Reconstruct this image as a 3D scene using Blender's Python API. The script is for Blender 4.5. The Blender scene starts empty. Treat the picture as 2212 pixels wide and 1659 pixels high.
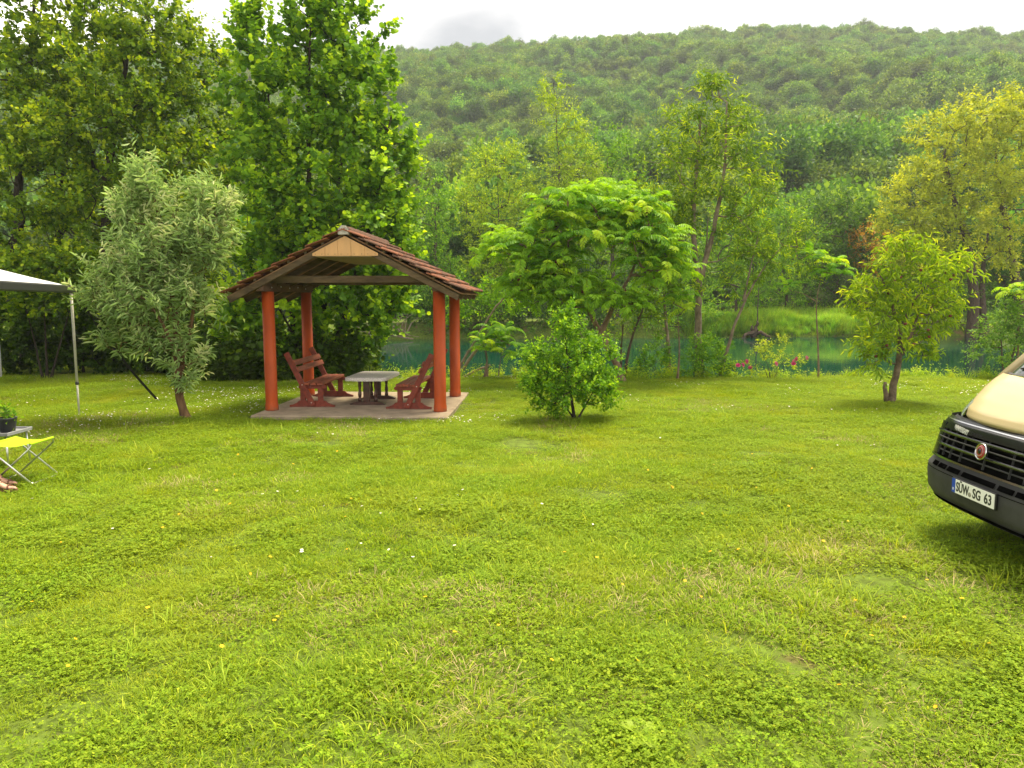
import bpy, bmesh, math, random
import numpy as np
from mathutils import Vector, Matrix

# ------------------------------------------------------------------ camera, sky, sun, exposure
sc = bpy.context.scene
C = sc.collection
R = math.radians

cam_d = bpy.data.cameras.new('camera')
cam_d.sensor_width = 36.0
cam_d.lens = 36.0 * 1609 / 2212
cam_d.clip_start = 0.05
cam_d.clip_end = 3000
cam = bpy.data.objects.new('camera', cam_d)
C.objects.link(cam)
cam.location = (0, 0, 2.0)
cam.rotation_euler = (R(90 - 6.5), 0, 0)
sc.camera = cam

SUN_EL, SUN_AZ = 66.0, 38.0          # degrees; azimuth clockwise from +Y (the view direction)
world = bpy.data.worlds.new('World')
sc.world = world
world.use_nodes = True
wn, wl = world.node_tree.nodes, world.node_tree.links
wn.clear()
w_out = wn.new('ShaderNodeOutputWorld')
w_bg = wn.new('ShaderNodeBackground')
w_sky = wn.new('ShaderNodeTexSky')
w_sky.sky_type = 'NISHITA'
w_sky.sun_disc = False
w_sky.sun_elevation = R(SUN_EL)
w_sky.sun_rotation = R(SUN_AZ)
w_bg.inputs['Strength'].default_value = 0.10
# broken overcast: cloud layer projected on a flat ceiling, the same everywhere in the sky
w_tc = wn.new('ShaderNodeTexCoord')
w_sep = wn.new('ShaderNodeSeparateXYZ')
wl.new(w_tc.outputs['Generated'], w_sep.inputs[0])
def wmath(op, a, b=None):
    n = wn.new('ShaderNodeMath'); n.operation = op
    for i, v in enumerate((a, b)):
        if v is None: continue
        if isinstance(v, (int, float)): n.inputs[i].default_value = v
        else: wl.new(v, n.inputs[i])
    return n.outputs[0]
zz = wmath('ADD', wmath('MAXIMUM', w_sep.outputs['Z'], 0.0), 0.22)
w_cmb = wn.new('ShaderNodeCombineXYZ')
wl.new(wmath('ADD', wmath('DIVIDE', w_sep.outputs['X'], zz), 0.2), w_cmb.inputs[0])
wl.new(wmath('DIVIDE', w_sep.outputs['Y'], zz), w_cmb.inputs[1])
w_cmb.inputs[2].default_value = 13.8
w_no = wn.new('ShaderNodeTexNoise')
w_no.inputs['Scale'].default_value = 1.7
w_no.inputs['Detail'].default_value = 7
w_no.inputs['Roughness'].default_value = 0.5
w_no.inputs['Distortion'].default_value = 0.15
wl.new(w_cmb.outputs[0], w_no.inputs['Vector'])
w_rmp = wn.new('ShaderNodeValToRGB')
e = w_rmp.color_ramp.elements
e[0].position, e[0].color = 0.30, (1.0, .97, .93, 1)
e[1].position, e[1].color = 0.66, (11.5, 10.7, 9.0, 1)
m = e.new(0.53); m.color = (2.5, 2.38, 2.2, 1)
wl.new(w_no.outputs['Fac'], w_rmp.inputs[0])
w_mix = wn.new('ShaderNodeMix'); w_mix.data_type = 'RGBA'
w_mix.inputs[0].default_value = 0.94
wl.new(w_sky.outputs[0], w_mix.inputs[6])
wl.new(w_rmp.outputs[0], w_mix.inputs[7])
wl.new(w_mix.outputs[2], w_bg.inputs['Color'])
wl.new(w_bg.outputs[0], w_out.inputs[0])

sun_d = bpy.data.lights.new('sun', 'SUN')
sun_d.energy = 1.5
sun_d.angle = R(24)
sun_d.color = (1.0, 0.88, 0.64)
sun = bpy.data.objects.new('sun', sun_d)
C.objects.link(sun)
sv = Vector((math.sin(R(SUN_AZ)) * math.cos(R(SUN_EL)), math.cos(R(SUN_AZ)) * math.cos(R(SUN_EL)), math.sin(R(SUN_EL))))
sun.rotation_euler = sv.to_track_quat('Z', 'Y').to_euler()
sun.location = (0, 0, 60)

sc.view_settings.view_transform = 'Standard'
sc.view_settings.look = 'None'
sc.view_settings.gamma = 1
sc.view_settings.use_curve_mapping = False
sc.view_settings.exposure = 2.55
sc.cycles.use_denoising = True
sc.cycles.max_bounces = 9
sc.cycles.diffuse_bounces = 5
sc.cycles.glossy_bounces = 3
sc.cycles.transmission_bounces = 6
sc.cycles.volume_bounces = 0
sc.cycles.caustics_reflective = False
sc.cycles.caustics_refractive = False
sc.cycles.sample_clamp_indirect = 6

# ------------------------------------------------------------------ helpers
rng = np.random.default_rng(11)
HAZE = 0.00042

def link(o, parent=None):
    C.objects.link(o)
    if parent is not None: o.parent = parent
    return o

def tag(o, label=None, cat=None, group=None, kind=None):
    if label: o['label'] = label
    if cat: o['category'] = cat
    if group: o['group'] = group
    if kind: o['kind'] = kind
    return o

def empty(name, loc=(0, 0, 0), rz=0.0):
    o = bpy.data.objects.new(name, None)
    o.empty_display_size = 0.2
    o.location = loc
    o.rotation_euler = (0, 0, rz)
    return link(o)

def npmesh(name, V, F, mat, smooth=True, attr=None):
    """V (n,3) array, F list of (m,k) index arrays."""
    me = bpy.data.meshes.new(name)
    V = np.asarray(V, dtype=np.float32).reshape(-1, 3)
    Fs = [np.asarray(f, dtype=np.int32) for f in F if len(f)]
    me.vertices.add(len(V))
    me.vertices.foreach_set('co', V.ravel())
    nl = sum(f.size for f in Fs); npoly = sum(len(f) for f in Fs)
    me.loops.add(nl)
    me.loops.foreach_set('vertex_index', np.concatenate([f.ravel() for f in Fs]))
    me.polygons.add(npoly)
    tot = np.concatenate([np.full(len(f), f.shape[1], np.int32) for f in Fs])
    st = np.zeros(npoly, np.int32); st[1:] = np.cumsum(tot)[:-1]
    me.polygons.foreach_set('loop_start', st)
    me.polygons.foreach_set('use_smooth', np.full(npoly, smooth, bool))
    if attr is not None:
        for k, a in attr.items():
            at = me.attributes.new(k, 'FLOAT', 'POINT')
            at.data.foreach_set('value', np.asarray(a, np.float32))
    me.update(calc_edges=True)
    me.materials.append(mat)
    return me

class MB:
    """collects shapes for one mesh"""
    def __init__(s): s.v, s.f, s.sm = [], [], []
    def add(s, verts, faces, smooth=False):
        b = len(s.v); s.v += [tuple(v) for v in verts]
        for f in faces: s.f.append([i + b for i in f]); s.sm.append(smooth)
        return s
    def box(s, c, d, rot=None, bev=0.0):
        hx, hy, hz = d[0] / 2, d[1] / 2, d[2] / 2
        if bev <= 0:
            V = [(x, y, z) for z in (-hz, hz) for y in (-hy, hy) for x in (-hx, hx)]
            F = [(0, 2, 3, 1), (4, 5, 7, 6), (0, 1, 5, 4), (2, 6, 7, 3), (0, 4, 6, 2), (1, 3, 7, 5)]
        else:
            bm = bmesh.new(); bmesh.ops.create_cube(bm, size=1)
            bmesh.ops.scale(bm, vec=d, verts=bm.verts)
            bmesh.ops.bevel(bm, geom=bm.edges[:] + bm.verts[:], offset=bev, segments=1, affect='EDGES')
            bm.verts.index_update()
            V = [v.co[:] for v in bm.verts]; F = [[v.index for v in f.verts] for f in bm.faces]; bm.free()
        M = rot if rot is not None else Matrix.Identity(3)
        c = Vector(c)
        return s.add([(M @ Vector(v)) + c for v in V], F)
    def bar(s, a, b, w, h, up=(0, 0, 1), bev=0.0):
        """rectangular bar from a to b; w sideways, h along up"""
        a, b, up = Vector(a), Vector(b), Vector(up)
        t = (b - a); L = t.length; t.normalize()
        sd = t.cross(up).normalized(); u = sd.cross(t)
        M = Matrix((t, sd, u)).transposed()
        return s.box((a + b) / 2, (L, w, h), M, bev)
    def tube(s, pts, rad, k=8, caps=True):
        pts = [Vector(p) for p in pts]
        n = len(pts)
        rad = [rad] * n if isinstance(rad, (int, float)) else rad
        b = len(s.v)
        ref = Vector((0.31, 0.17, 0.93))
        for i, p in enumerate(pts):
            t = (pts[min(i + 1, n - 1)] - pts[max(i - 1, 0)]).normalized()
            if abs(t.dot(ref)) > 0.97: ref = Vector((0.9, 0.3, 0.1))
            u = t.cross(ref).normalized(); w = t.cross(u)
            for j in range(k):
                a = 2 * math.pi * j / k
                s.v.append(tuple(p + (u * math.cos(a) + w * math.sin(a)) * rad[i]))
        for i in range(n - 1):
            for j in range(k):
                j2 = (j + 1) % k
                s.f.append([b + i * k + j, b + i * k + j2, b + (i + 1) * k + j2, b + (i + 1) * k + j]); s.sm.append(True)
        if caps:
            s.f.append([b + j for j in range(k)][::-1]); s.sm.append(False)
            s.f.append([b + (n - 1) * k + j for j in range(k)]); s.sm.append(False)
        return s
    def lathe(s, prof, c=(0, 0, 0), k=16):
        """prof: (r,z) list, revolved about z"""
        b = len(s.v); n = len(prof)
        for r, z in prof:
            for j in range(k):
                a = 2 * math.pi * j / k
                s.v.append((c[0] + r * math.cos(a), c[1] + r * math.sin(a), c[2] + z))
        for i in range(n - 1):
            for j in range(k):
                j2 = (j + 1) % k
                s.f.append([b + i * k + j, b + i * k + j2, b + (i + 1) * k + j2, b + (i + 1) * k + j]); s.sm.append(True)
        s.f.append([b + j for j in range(k)][::-1]); s.sm.append(False)
        s.f.append([b + (n - 1) * k + j for j in range(k)]); s.sm.append(False)
        return s
    def prism(s, poly, axis, lo, hi):
        """extrude a 2D polygon (list of 2-tuples) along axis 'x','y' or 'z' from lo to hi"""
        n = len(poly)
        def P(p, t):
            return {'x': (t, p[0], p[1]), 'y': (p[0], t, p[1]), 'z': (p[0], p[1], t)}[axis]
        V = [P(p, lo) for p in poly] + [P(p, hi) for p in poly]
        F = [list(range(n))[::-1], [n + i for i in range(n)]]
        F += [[i, (i + 1) % n, n + (i + 1) % n, n + i] for i in range(n)]
        return s.add(V, F)
    def grid(s, fn, nu, nv, smooth=True):
        b = len(s.v)
        for i in range(nu + 1):
            for j in range(nv + 1): s.v.append(tuple(fn(i / nu, j / nv)))
        for i in range(nu):
            for j in range(nv):
                a = b + i * (nv + 1) + j
                s.f.append([a, a + 1, a + nv + 2, a + nv + 1]); s.sm.append(smooth)
        return s
    def mesh(s, name, mat):
        me = bpy.data.meshes.new(name)
        me.from_pydata(s.v, [], s.f); me.update()
        bm = bmesh.new(); bm.from_mesh(me); bmesh.ops.recalc_face_normals(bm, faces=bm.faces); bm.to_mesh(me); bm.free()
        me.polygons.foreach_set('use_smooth', s.sm)
        me.materials.append(mat)
        return me
    def build(s, name, mat, parent=None):
        return link(bpy.data.objects.new(name, s.mesh(name, mat)), parent)

# ------------------------------------------------------------------ materials
def new_mat(name):
    m = bpy.data.materials.new(name); m.use_nodes = True
    nt = m.node_tree
    return m, nt.nodes, nt.links, nt.nodes['Principled BSDF']

def solid(name, col, rough=0.6, spec=0.4, var=0.15, scale=9.0, metal=0.0, bump=0.0, bscale=60.0, coat=0.0, col2=None, stretch=None, detail=6):
    """principled with procedural colour variation and fine relief"""
    m, n, l, p = new_mat(name)
    p.inputs['Roughness'].default_value = rough
    p.inputs['Specular IOR Level'].default_value = spec
    p.inputs['Metallic'].default_value = metal
    p.inputs['Coat Weight'].default_value = coat
    p.inputs['Coat Roughness'].default_value = 0.05
    tc = n.new('ShaderNodeTexCoord'); mp = n.new('ShaderNodeMapping')
    l.new(tc.outputs['Object'], mp.inputs[0])
    if stretch: mp.inputs['Scale'].default_value = stretch
    no = n.new('ShaderNodeTexNoise'); no.inputs['Scale'].default_value = scale; no.inputs['Detail'].default_value = detail
    no.inputs['Roughness'].default_value = 0.65
    l.new(mp.outputs[0], no.inputs['Vector'])
    rp = n.new('ShaderNodeValToRGB')
    c2 = col2 if col2 else tuple(c * (1 - 2.2 * var) for c in col)
    rp.color_ramp.elements[0].position = 0.3; rp.color_ramp.elements[0].color = (*c2, 1)
    rp.color_ramp.elements[1].position = 0.68; rp.color_ramp.elements[1].color = (*[min(1, c * (1 + var)) for c in col], 1)
    l.new(no.outputs['Fac'], rp.inputs[0]); l.new(rp.outputs[0], p.inputs['Base Color'])
    if bump > 0:
        nb = n.new('ShaderNodeTexNoise'); nb.inputs['Scale'].default_value = bscale; nb.inputs['Detail'].default_value = 4
        l.new(mp.outputs[0], nb.inputs['Vector'])
        b = n.new('ShaderNodeBump'); b.inputs['Strength'].default_value = bump; b.inputs['Distance'].default_value = 0.01
        l.new(nb.outputs['Fac'], b.inputs['Height']); l.new(b.outputs[0], p.inputs['Normal'])
    return m

def leaf_mat(name, cols, trans=0.48, rough=0.55, spec=0.22, tint=(1.5, 1.3, 0.5), objvar=0.0, pos=(0.25, 0.6, 0.92), gain=(2.3, 1.85, .62)):
    """leaf: reflecting surface plus light passing through; colour varies from leaf to leaf (attribute rnd)"""
    m, n, l, p = new_mat(name)
    cols = [(min(.6, c[0] * gain[0]), min(.64, c[1] * gain[1]), c[2] * gain[2]) for c in cols]
    a = n.new('ShaderNodeAttribute'); a.attribute_name = 'rnd'
    rp = n.new('ShaderNodeValToRGB')
    el = rp.color_ramp.elements
    el[0].position, el[0].color = pos[0], (*cols[0], 1)
    el[1].position, el[1].color = pos[2], (*cols[2], 1)
    md = el.new(pos[1]); md.color = (*cols[1], 1)
    l.new(a.outputs['Fac'], rp.inputs[0])
    col = rp.outputs[0]
    if objvar > 0:
        oi = n.new('ShaderNodeObjectInfo')
        hs = n.new('ShaderNodeHueSaturation')
        mr = n.new('ShaderNodeMapRange'); mr.inputs[3].default_value = 0.5 - 0.03 * objvar; mr.inputs[4].default_value = 0.5 + 0.022 * objvar
        l.new(oi.outputs['Random'], mr.inputs[0]); l.new(mr.outputs[0], hs.inputs['Hue'])
        mv = n.new('ShaderNodeMath'); mv.operation = 'MULTIPLY'; mv.inputs[1].default_value = 7.31
        l.new(oi.outputs['Random'], mv.inputs[0])
        fr = n.new('ShaderNodeMath'); fr.operation = 'FRACT'; l.new(mv.outputs[0], fr.inputs[0])
        mr2 = n.new('ShaderNodeMapRange'); mr2.inputs[3].default_value = 1 - 0.35 * objvar; mr2.inputs[4].default_value = 1 + 0.4 * objvar
        l.new(fr.outputs[0], mr2.inputs[0]); l.new(mr2.outputs[0], hs.inputs['Value'])
        l.new(col, hs.inputs['Color']); col = hs.outputs[0]
    l.new(col, p.inputs['Base Color'])
    p.inputs['Roughness'].default_value = rough
    p.inputs['Specular IOR Level'].default_value = spec
    t = n.new('ShaderNodeBsdfTranslucent')
    mx = n.new('ShaderNodeMix'); mx.data_type = 'RGBA'; mx.blend_type = 'MULTIPLY'; mx.inputs[0].default_value = 1
    l.new(col, mx.inputs[6]); mx.inputs[7].default_value = (*tint, 1); mx.clamp_result = False
    l.new(mx.outputs[2], t.inputs['Color'])
    ms = n.new('ShaderNodeMixShader'); ms.inputs[0].default_value = trans
    l.new(p.outputs[0], ms.inputs[1]); l.new(t.outputs[0], ms.inputs[2])
    l.new(ms.outputs[0], n['Material Output'].inputs['Surface'])
    return m

M = {}
M['alder'] = leaf_mat('alder_leaf', [(.028, .075, .012), (.068, .15, .02), (.18, .28, .028)], pos=(.2, .55, .9))
M['hazel'] = leaf_mat('hazel_leaf', [(.03, .095, .02), (.075, .19, .028), (.19, .35, .035)], pos=(.2, .55, .9))
M['buddleia'] = leaf_mat('buddleia_leaf', [(.11, .18, .15), (.215, .315, .27), (.37, .45, .46)], trans=.36, rough=.65, tint=(1.1, 1.1, .7), gain=(1.95, 1.85, .72))
M['viburnum'] = leaf_mat('viburnum_leaf', [(.035, .115, .015), (.075, .20, .022), (.17, .33, .035)])
M['ash'] = leaf_mat('ash_leaf', [(.032, .085, .018), (.07, .16, .026), (.2, .32, .035)], pos=(.2, .55, .9))
M['peach'] = leaf_mat('peach_leaf', [(.07, .16, .02), (.125, .24, .028), (.23, .34, .045)])
M['willow'] = leaf_mat('willow_leaf', [(.115, .185, .03), (.185, .27, .045), (.275, .36, .09)], trans=.45)
M['far_green'] = leaf_mat('far_leaf', [(.035, .11, .016), (.07, .19, .022), (.16, .30, .04)])
M['far_yellow'] = leaf_mat('far_leaf_yellow', [(.075, .155, .02), (.13, .24, .03), (.22, .34, .045)])
M['far_dark'] = leaf_mat('far_leaf_dark', [(.018, .065, .014), (.04, .115, .02), (.09, .19, .035)])
M['far_brown'] = leaf_mat('far_leaf_brown', [(.13, .09, .03), (.20, .15, .045), (.25, .22, .07)])
M['shrub_blue'] = leaf_mat('shrub_leaf_blue', [(.04, .11, .05), (.075, .18, .08), (.15, .28, .12)])
M['forest'] = leaf_mat('forest_leaf', [(.024, .085, .022), (.05, .145, .03), (.105, .23, .045)], objvar=.9, trans=.4, gain=(2.5, 1.72, .85))
M['sumac'] = leaf_mat('sumac_leaflet', [(.08, .22, .02), (.15, .34, .03), (.27, .44, .04)], trans=.4, rough=.4)
M['sumac'].use_nodes = True
M['rose'] = leaf_mat('rose_leaf', [(.10, .19, .03), (.2, .3, .06), (.4, .46, .16)])
M['grass'] = None
M['bark'] = solid('bark', (.10,.072,.05), .9, .2, .3, 14, bump=.8, bscale=40, stretch=(1, 1, .35))
M['bark_dark'] = solid('bark_dark', (.045,.035,.026), .9, .2, .3, 12, bump=.8, bscale=40, stretch=(1, 1, .35))
M['bark_pale'] = solid('bark_pale', (.24,.185,.135), .9, .2, .25, 7, bump=.6, bscale=40, col2=(.07,.05,.035), stretch=(1, 1, .6))
M['bark_peach'] = solid('bark_peach', (.17,.125,.085), .9, .2, .25, 9, bump=.8, bscale=30, col2=(.06,.045,.03))
M['bark_bud'] = solid('bark_buddleia', (.16,.095,.05), .95, .15, .25, 16, bump=.9, bscale=50, col2=(.07,.036,.018), stretch=(1, 1, .2))
M['driftwood'] = solid('driftwood', (.26,.20,.14), .9, .2, .2, 10, bump=.5)

M['paint_red'] = solid('orange_red_paint', (.42, .068, .010), .5, .22, .12, 2.6, bump=.25, bscale=60, col2=(.27, .043, .008), stretch=(1, 1, .35), detail=10)
M['wood_red'] = solid('red_stained_wood', (0.196, 0.033, 0.017), .55, .35, .22, 14, bump=.35, bscale=70, stretch=(1, .12, 1))
M['wood_slat'] = solid('worn_red_wood', (0.266, 0.070, 0.034), .6, .3, .25, 16, bump=.4, bscale=70, col2=(.085,.02,.012), stretch=(1, .1, 1))
M['wood_dark'] = solid('dark_turned_wood', (0.070, 0.024, 0.015), .35, .5, .3, 10, bump=.2)
M['wood_grey'] = solid('weathered_beam', (0.127, 0.086, 0.048), .85, .2, .25, 9, bump=.6, bscale=40, col2=(.035,.025,.015), stretch=(.25, 1, 1))
M['wood_plate'] = solid('weathered_plate', (.11, .062, .038), .85, .2, .25, 9, bump=.6, bscale=40, col2=(.04,.022,.015), stretch=(1, .25, 1))
M['wood_panel'] = solid('roof_lining', (0.292, 0.158, 0.081), .75, .2, .2, 6, bump=.3, col2=(.07,.034,.018), stretch=(.3, 1, 1))
M['pine'] = solid('varnished_pine', (.54, .29, .115), .4, .4, .10, 5, bump=.15, bscale=30, col2=(.48,.27,.11), stretch=(1, 1, .15))
M['ceiling_board'] = solid('pale_ceiling_board', (0.280, 0.196, 0.112), .7, .3, .12, 4)
M['clay'] = solid('clay_tile', (.24, .085, .04), .8, .25, .25, 16, bump=.5, bscale=60, col2=(.09,.035,.02))
M['clay_mossy'] = solid('weathered_clay_tile', (.125, .062, .04), .9, .2, .3, 18, bump=.7, bscale=60, col2=(.045,.03,.022))
M['mortar'] = solid('mortar', (.42, .38, .33), .95, .1, .25, 20, bump=.6)
M['concrete'] = solid('concrete', (0.330, 0.259, 0.182), .9, .2, .14, 3.5, bump=.4, bscale=90, col2=(.21,.165,.115))
M['screw'] = solid('screw_steel', (.55, .53, .5), .4, .5, .1, metal=.8)
M['steel'] = solid('steel', (.6, .6, .6), .3, .5, .06, metal=1)
M['aluminium'] = solid('aluminium_tube', (.72, .73, .74), .32, .5, .06, metal=.9)
M['white_pole'] = solid('pole_coating', (.55, .53, .46), .4, .5, .08)
M['awning'] = solid('awning_fabric', (.62,.63,.65), .8, .2, .04, 3)
M['anthracite'] = solid('anthracite_metal', (.028, .029, .032), .45, .5, .1)
M['webbing'] = solid('black_webbing', (.012, .012, .014), .7, .3, .2)
M['lime'] = solid('lime_fabric', (.42, .66, .012), .75, .25, .05, 30, bump=.2, bscale=500)
M['pot'] = solid('dark_pot', (.03, .033, .037), .45, .4, .15)
M['tray'] = solid('grey_tray', (.28,.285,.30), .4, .4, .06)
M['soil'] = solid('soil', (.06, .04, .025), .95, .1, .3, 40, bump=.8)
M['tyre'] = solid('tyre_rubber', (.02, .02, .02), .8, .3, .2)

# ------------------------------------------------------------------ ground, river, hill
def far_shore(x): return 47.2 + 0.115 * x
def near_bank(x): return 18.75 + np.maximum(0, -7.5 - x) * 1.1
CREST_X = [-500, -217, -119, -46, 38, 116, 175, 217, 500]
CREST_Z = [104, 102, 101, 101, 105, 110.5, 109, 108.5, 101]
def ground_z(x, y):
    x = np.asarray(x, float); y = np.asarray(y, float)
    lawn = 0.018 * np.sin(x * 1.3 + .4 * y) + 0.016 * np.sin(y * 1.7 - x * .6 + 1) + 0.01 * np.sin(x * 3.1 - y * 2.3)
    lawn = lawn * (y < 60)
    nb, fs = near_bank(x), far_shore(x)
    t1 = np.clip((y - nb) / 1.6, 0, 1); t1 = t1 * t1 * (3 - 2 * t1)
    t2 = np.clip((y - fs + 1.2) / 2.6, 0, 1); t2 = t2 * t2 * (3 - 2 * t2)
    z = lawn * (1 - t1) - 1.5 * t1 + 2.0 * t2
    H = np.interp(x, CREST_X, CREST_Z)
    s = np.clip((y - 68) / 262, 0, 1)
    hill = H * (0.82 * s + 0.18 * s ** 2)
    hill = hill + (5 * np.sin(x * .021 + 1.2) * np.sin(y * .028) + 2.5 * np.sin(x * .055 + y * .04)) * np.clip(s * 4, 0, 1) * np.clip((1 - s) * 4, 0, 1)
    past = np.clip((y - 330) / 150, 0, 1)
    return z + hill - past * 8

def axis(parts):
    out = []
    for a, b, st in parts: out += list(np.arange(a, b, st))
    return np.array(out)
gx = axis([(-480, -60, 12), (-60, -16, 2), (-16, 16, .5), (16, 60, 2), (60, 481, 12)])
gy = axis([(-70, -6, 8), (-6, 22, .4), (22, 44, 1.5), (44, 54, .6), (54, 120, 4), (120, 481, 10)])
GX, GY = np.meshgrid(gx, gy, indexing='ij')
V = np.stack([GX, GY, ground_z(GX, GY)], -1).reshape(-1, 3)
ny = len(gy)
ii, jj = np.meshgrid(np.arange(len(gx) - 1), np.arange(ny - 1), indexing='ij')
a = (ii * ny + jj).ravel()
F = np.stack([a, a + ny, a + ny + 1, a + 1], -1)

def ground_mat():
    m, n, l, p = new_mat('ground_soil_and_turf')
    g = n.new('ShaderNodeNewGeometry')
    sep = n.new('ShaderNodeSeparateXYZ'); l.new(g.outputs['Position'], sep.inputs[0])
    def noise(scale, det=5):
        no = n.new('ShaderNodeTexNoise'); no.inputs['Scale'].default_value = scale; no.inputs['Detail'].default_value = det
        l.new(g.outputs['Position'], no.inputs['Vector']); return no.outputs['Fac']
    def ramp(f, c0, c1, p0=.35, p1=.65):
        r = n.new('ShaderNodeValToRGB'); e = r.color_ramp.elements
        e[0].position, e[0].color, e[1].position, e[1].color = p0, (*c0, 1), p1, (*c1, 1)
        l.new(f, r.inputs[0]); return r.outputs[0]
    turf = ramp(noise(9), (.075, .10, .018), (.13, .19, .025))
    soil = ramp(noise(25), (.10, .065, .03), (.2, .15, .07))
    mx = n.new('ShaderNodeMix'); mx.data_type = 'RGBA'
    r2 = ramp(noise(1.6, 8), (0, 0, 0), (1, 1, 1), .58, .70)
    l.new(r2, mx.inputs[0]); l.new(turf, mx.inputs[6]); l.new(soil, mx.inputs[7])
    wood = ramp(noise(.4), (.045, .075, .018), (.08, .12, .03))
    st = n.new('ShaderNodeMapRange'); st.inputs[1].default_value = 52; st.inputs[2].default_value = 62
    l.new(sep.outputs['Y'], st.inputs[0])
    mx2 = n.new('ShaderNodeMix'); mx2.data_type = 'RGBA'
    l.new(st.outputs[0], mx2.inputs[0]); l.new(mx.outputs[2], mx2.inputs[6]); l.new(wood, mx2.inputs[7])
    l.new(mx2.outputs[2], p.inputs['Base Color'])
    p.inputs['Roughness'].default_value = .95; p.inputs['Specular IOR Level'].default_value = .1
    b = n.new('ShaderNodeBump'); b.inputs['Strength'].default_value = .6; b.inputs['Distance'].default_value = .03
    l.new(noise(40), b.inputs['Height']); l.new(b.outputs[0], p.inputs['Normal'])
    return m
tag(link(bpy.data.objects.new('ground', npmesh('ground', V, [F], ground_mat()))), 'lawn, river banks and wooded hill as one terrain', kind='structure')

def water_mat():
    m, n, l, p = new_mat('river_water')
    g = n.new('ShaderNodeNewGeometry')
    no = n.new('ShaderNodeTexNoise'); no.inputs['Scale'].default_value = .12; no.inputs['Detail'].default_value = 3
    l.new(g.outputs['Position'], no.inputs['Vector'])
    r = n.new('ShaderNodeValToRGB'); e = r.color_ramp.elements
    e[0].position, e[0].color = .35, (.001, .034, .021, 1)
    e[1].position, e[1].color = .68, (.002, .052, .033, 1)
    l.new(no.outputs['Fac'], r.inputs[0]); l.new(r.outputs[0], p.inputs['Base Color'])
    p.inputs['Roughness'].default_value = .05; p.inputs['IOR'].default_value = 1.33
    p.inputs['Specular IOR Level'].default_value = .5
    mp = n.new('ShaderNodeMapping'); mp.inputs['Scale'].default_value = (.5, 1.6, 1)
    l.new(g.outputs['Position'], mp.inputs[0])
    nb = n.new('ShaderNodeTexNoise'); nb.inputs['Scale'].default_value = 1.2; nb.inputs['Detail'].default_value = 3
    l.new(mp.outputs[0], nb.inputs['Vector'])
    b = n.new('ShaderNodeBump'); b.inputs['Strength'].default_value = .08; b.inputs['Distance'].default_value = .05
    l.new(nb.outputs['Fac'], b.inputs['Height']); l.new(b.outputs[0], p.inputs['Normal'])
    return m
wx = np.linspace(-300, 300, 61)
WV, WF = [], []
for i, x in enumerate(wx):
    WV += [(x, 18.9 if x > -8 else 18.9 + (-8 - x) * .98, -.5), (x, far_shore(x) + .6, -.5)]
    if i: b = 2 * (i - 1); WF.append((b, b + 2, b + 3, b + 1))
# beyond x = -32 the near bank line meets the far one, so the sheet closes there
WV = [(x, min(y, far_shore(x) + .5) if k % 2 == 0 else y, z) for k, (x, y, z) in enumerate(WV)]
tag(link(bpy.data.objects.new('river', npmesh('river', WV, [np.array(WF)], water_mat()))), 'calm emerald river behind the lawn', kind='structure')

# ------------------------------------------------------------------ pavilion
PAV = empty('pavilion', (-2.7, 14.0, 0.0), R(-3))
tag(PAV, 'open garden pavilion with orange-red columns and clay tile roof', 'pavilion')
sl = MB()
sl.box((.04, 0, -.04), (3.34, 3.34, .18), bev=.015)
sl.build('concrete_slab', M['concrete'], PAV)
SLAB_Z = .05
def dirt(m, height, col):
    """soil splashed up from the ground: a stain with a ragged upper edge"""
    n, l = m.node_tree.nodes, m.node_tree.links
    p = n['Principled BSDF']; src = p.inputs['Base Color'].links[0].from_socket
    tc = n.new('ShaderNodeTexCoord'); sp = n.new('ShaderNodeSeparateXYZ'); l.new(tc.outputs['Object'], sp.inputs[0])
    no = n.new('ShaderNodeTexNoise'); no.inputs['Scale'].default_value = 14; no.inputs['Detail'].default_value = 6; l.new(tc.outputs['Object'], no.inputs['Vector'])
    a_ = n.new('ShaderNodeMath'); a_.operation = 'MULTIPLY_ADD'; a_.inputs[1].default_value = height * 2.2; l.new(no.outputs['Fac'], a_.inputs[0]); a_.inputs[2].default_value = -height * .6
    d = n.new('ShaderNodeMath'); d.operation = 'SUBTRACT'; l.new(a_.outputs[0], d.inputs[0]); l.new(sp.outputs['Z'], d.inputs[1])
    r = n.new('ShaderNodeMapRange'); r.inputs[1].default_value = 0; r.inputs[2].default_value = height * .8; r.inputs[4].default_value = .7; l.new(d.outputs[0], r.inputs[0])
    mx = n.new('ShaderNodeMix'); mx.data_type = 'RGBA'; l.new(r.outputs[0], mx.inputs[0]); l.new(src, mx.inputs[6]); mx.inputs[7].default_value = (*col, 1)
    l.new(mx.outputs[2], p.inputs['Base Color'])
dirt(M['paint_red'], .16, (.20, .09, .05)); dirt(M['wood_red'], .05, (.16, .09, .06))
col_mesh = MB().lathe([(.114, 0), (.116, .02), (.113, .10), (.106, .125), (.105, .14), (.105, 2.08)], k=24).mesh('column', M['paint_red'])
for x in (-1.5, 1.5):
    for y in (-1.02, 1.02):
        c = link(bpy.data.objects.new('column', col_mesh), PAV); c.location = (x, y, SLAB_Z)
SL = .512                                             # roof slope (rise over run)
ang = math.atan(SL)
def ztop(x): return 3.07 - SL * abs(x)
for x in (-1.5, 1.5):
    p = MB().box((x, -.06, 2.205), (.13, 2.62, .15), bev=.008).build('wall_plate', M['wood_plate'], PAV)
    for k in range(5):
        MB().lathe([(.012, -.004), (.013, .004), (.006, .008)], k=8).build('screw', M['screw'], p)
        s = p.children[-1]; s.rotation_euler = (0, R(90) * (-1 if x > 0 else 1), 0); s.location = (x - math.copysign(.066, x), -1.0 + k * .45, 2.2 + .02 * (k % 2))
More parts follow.
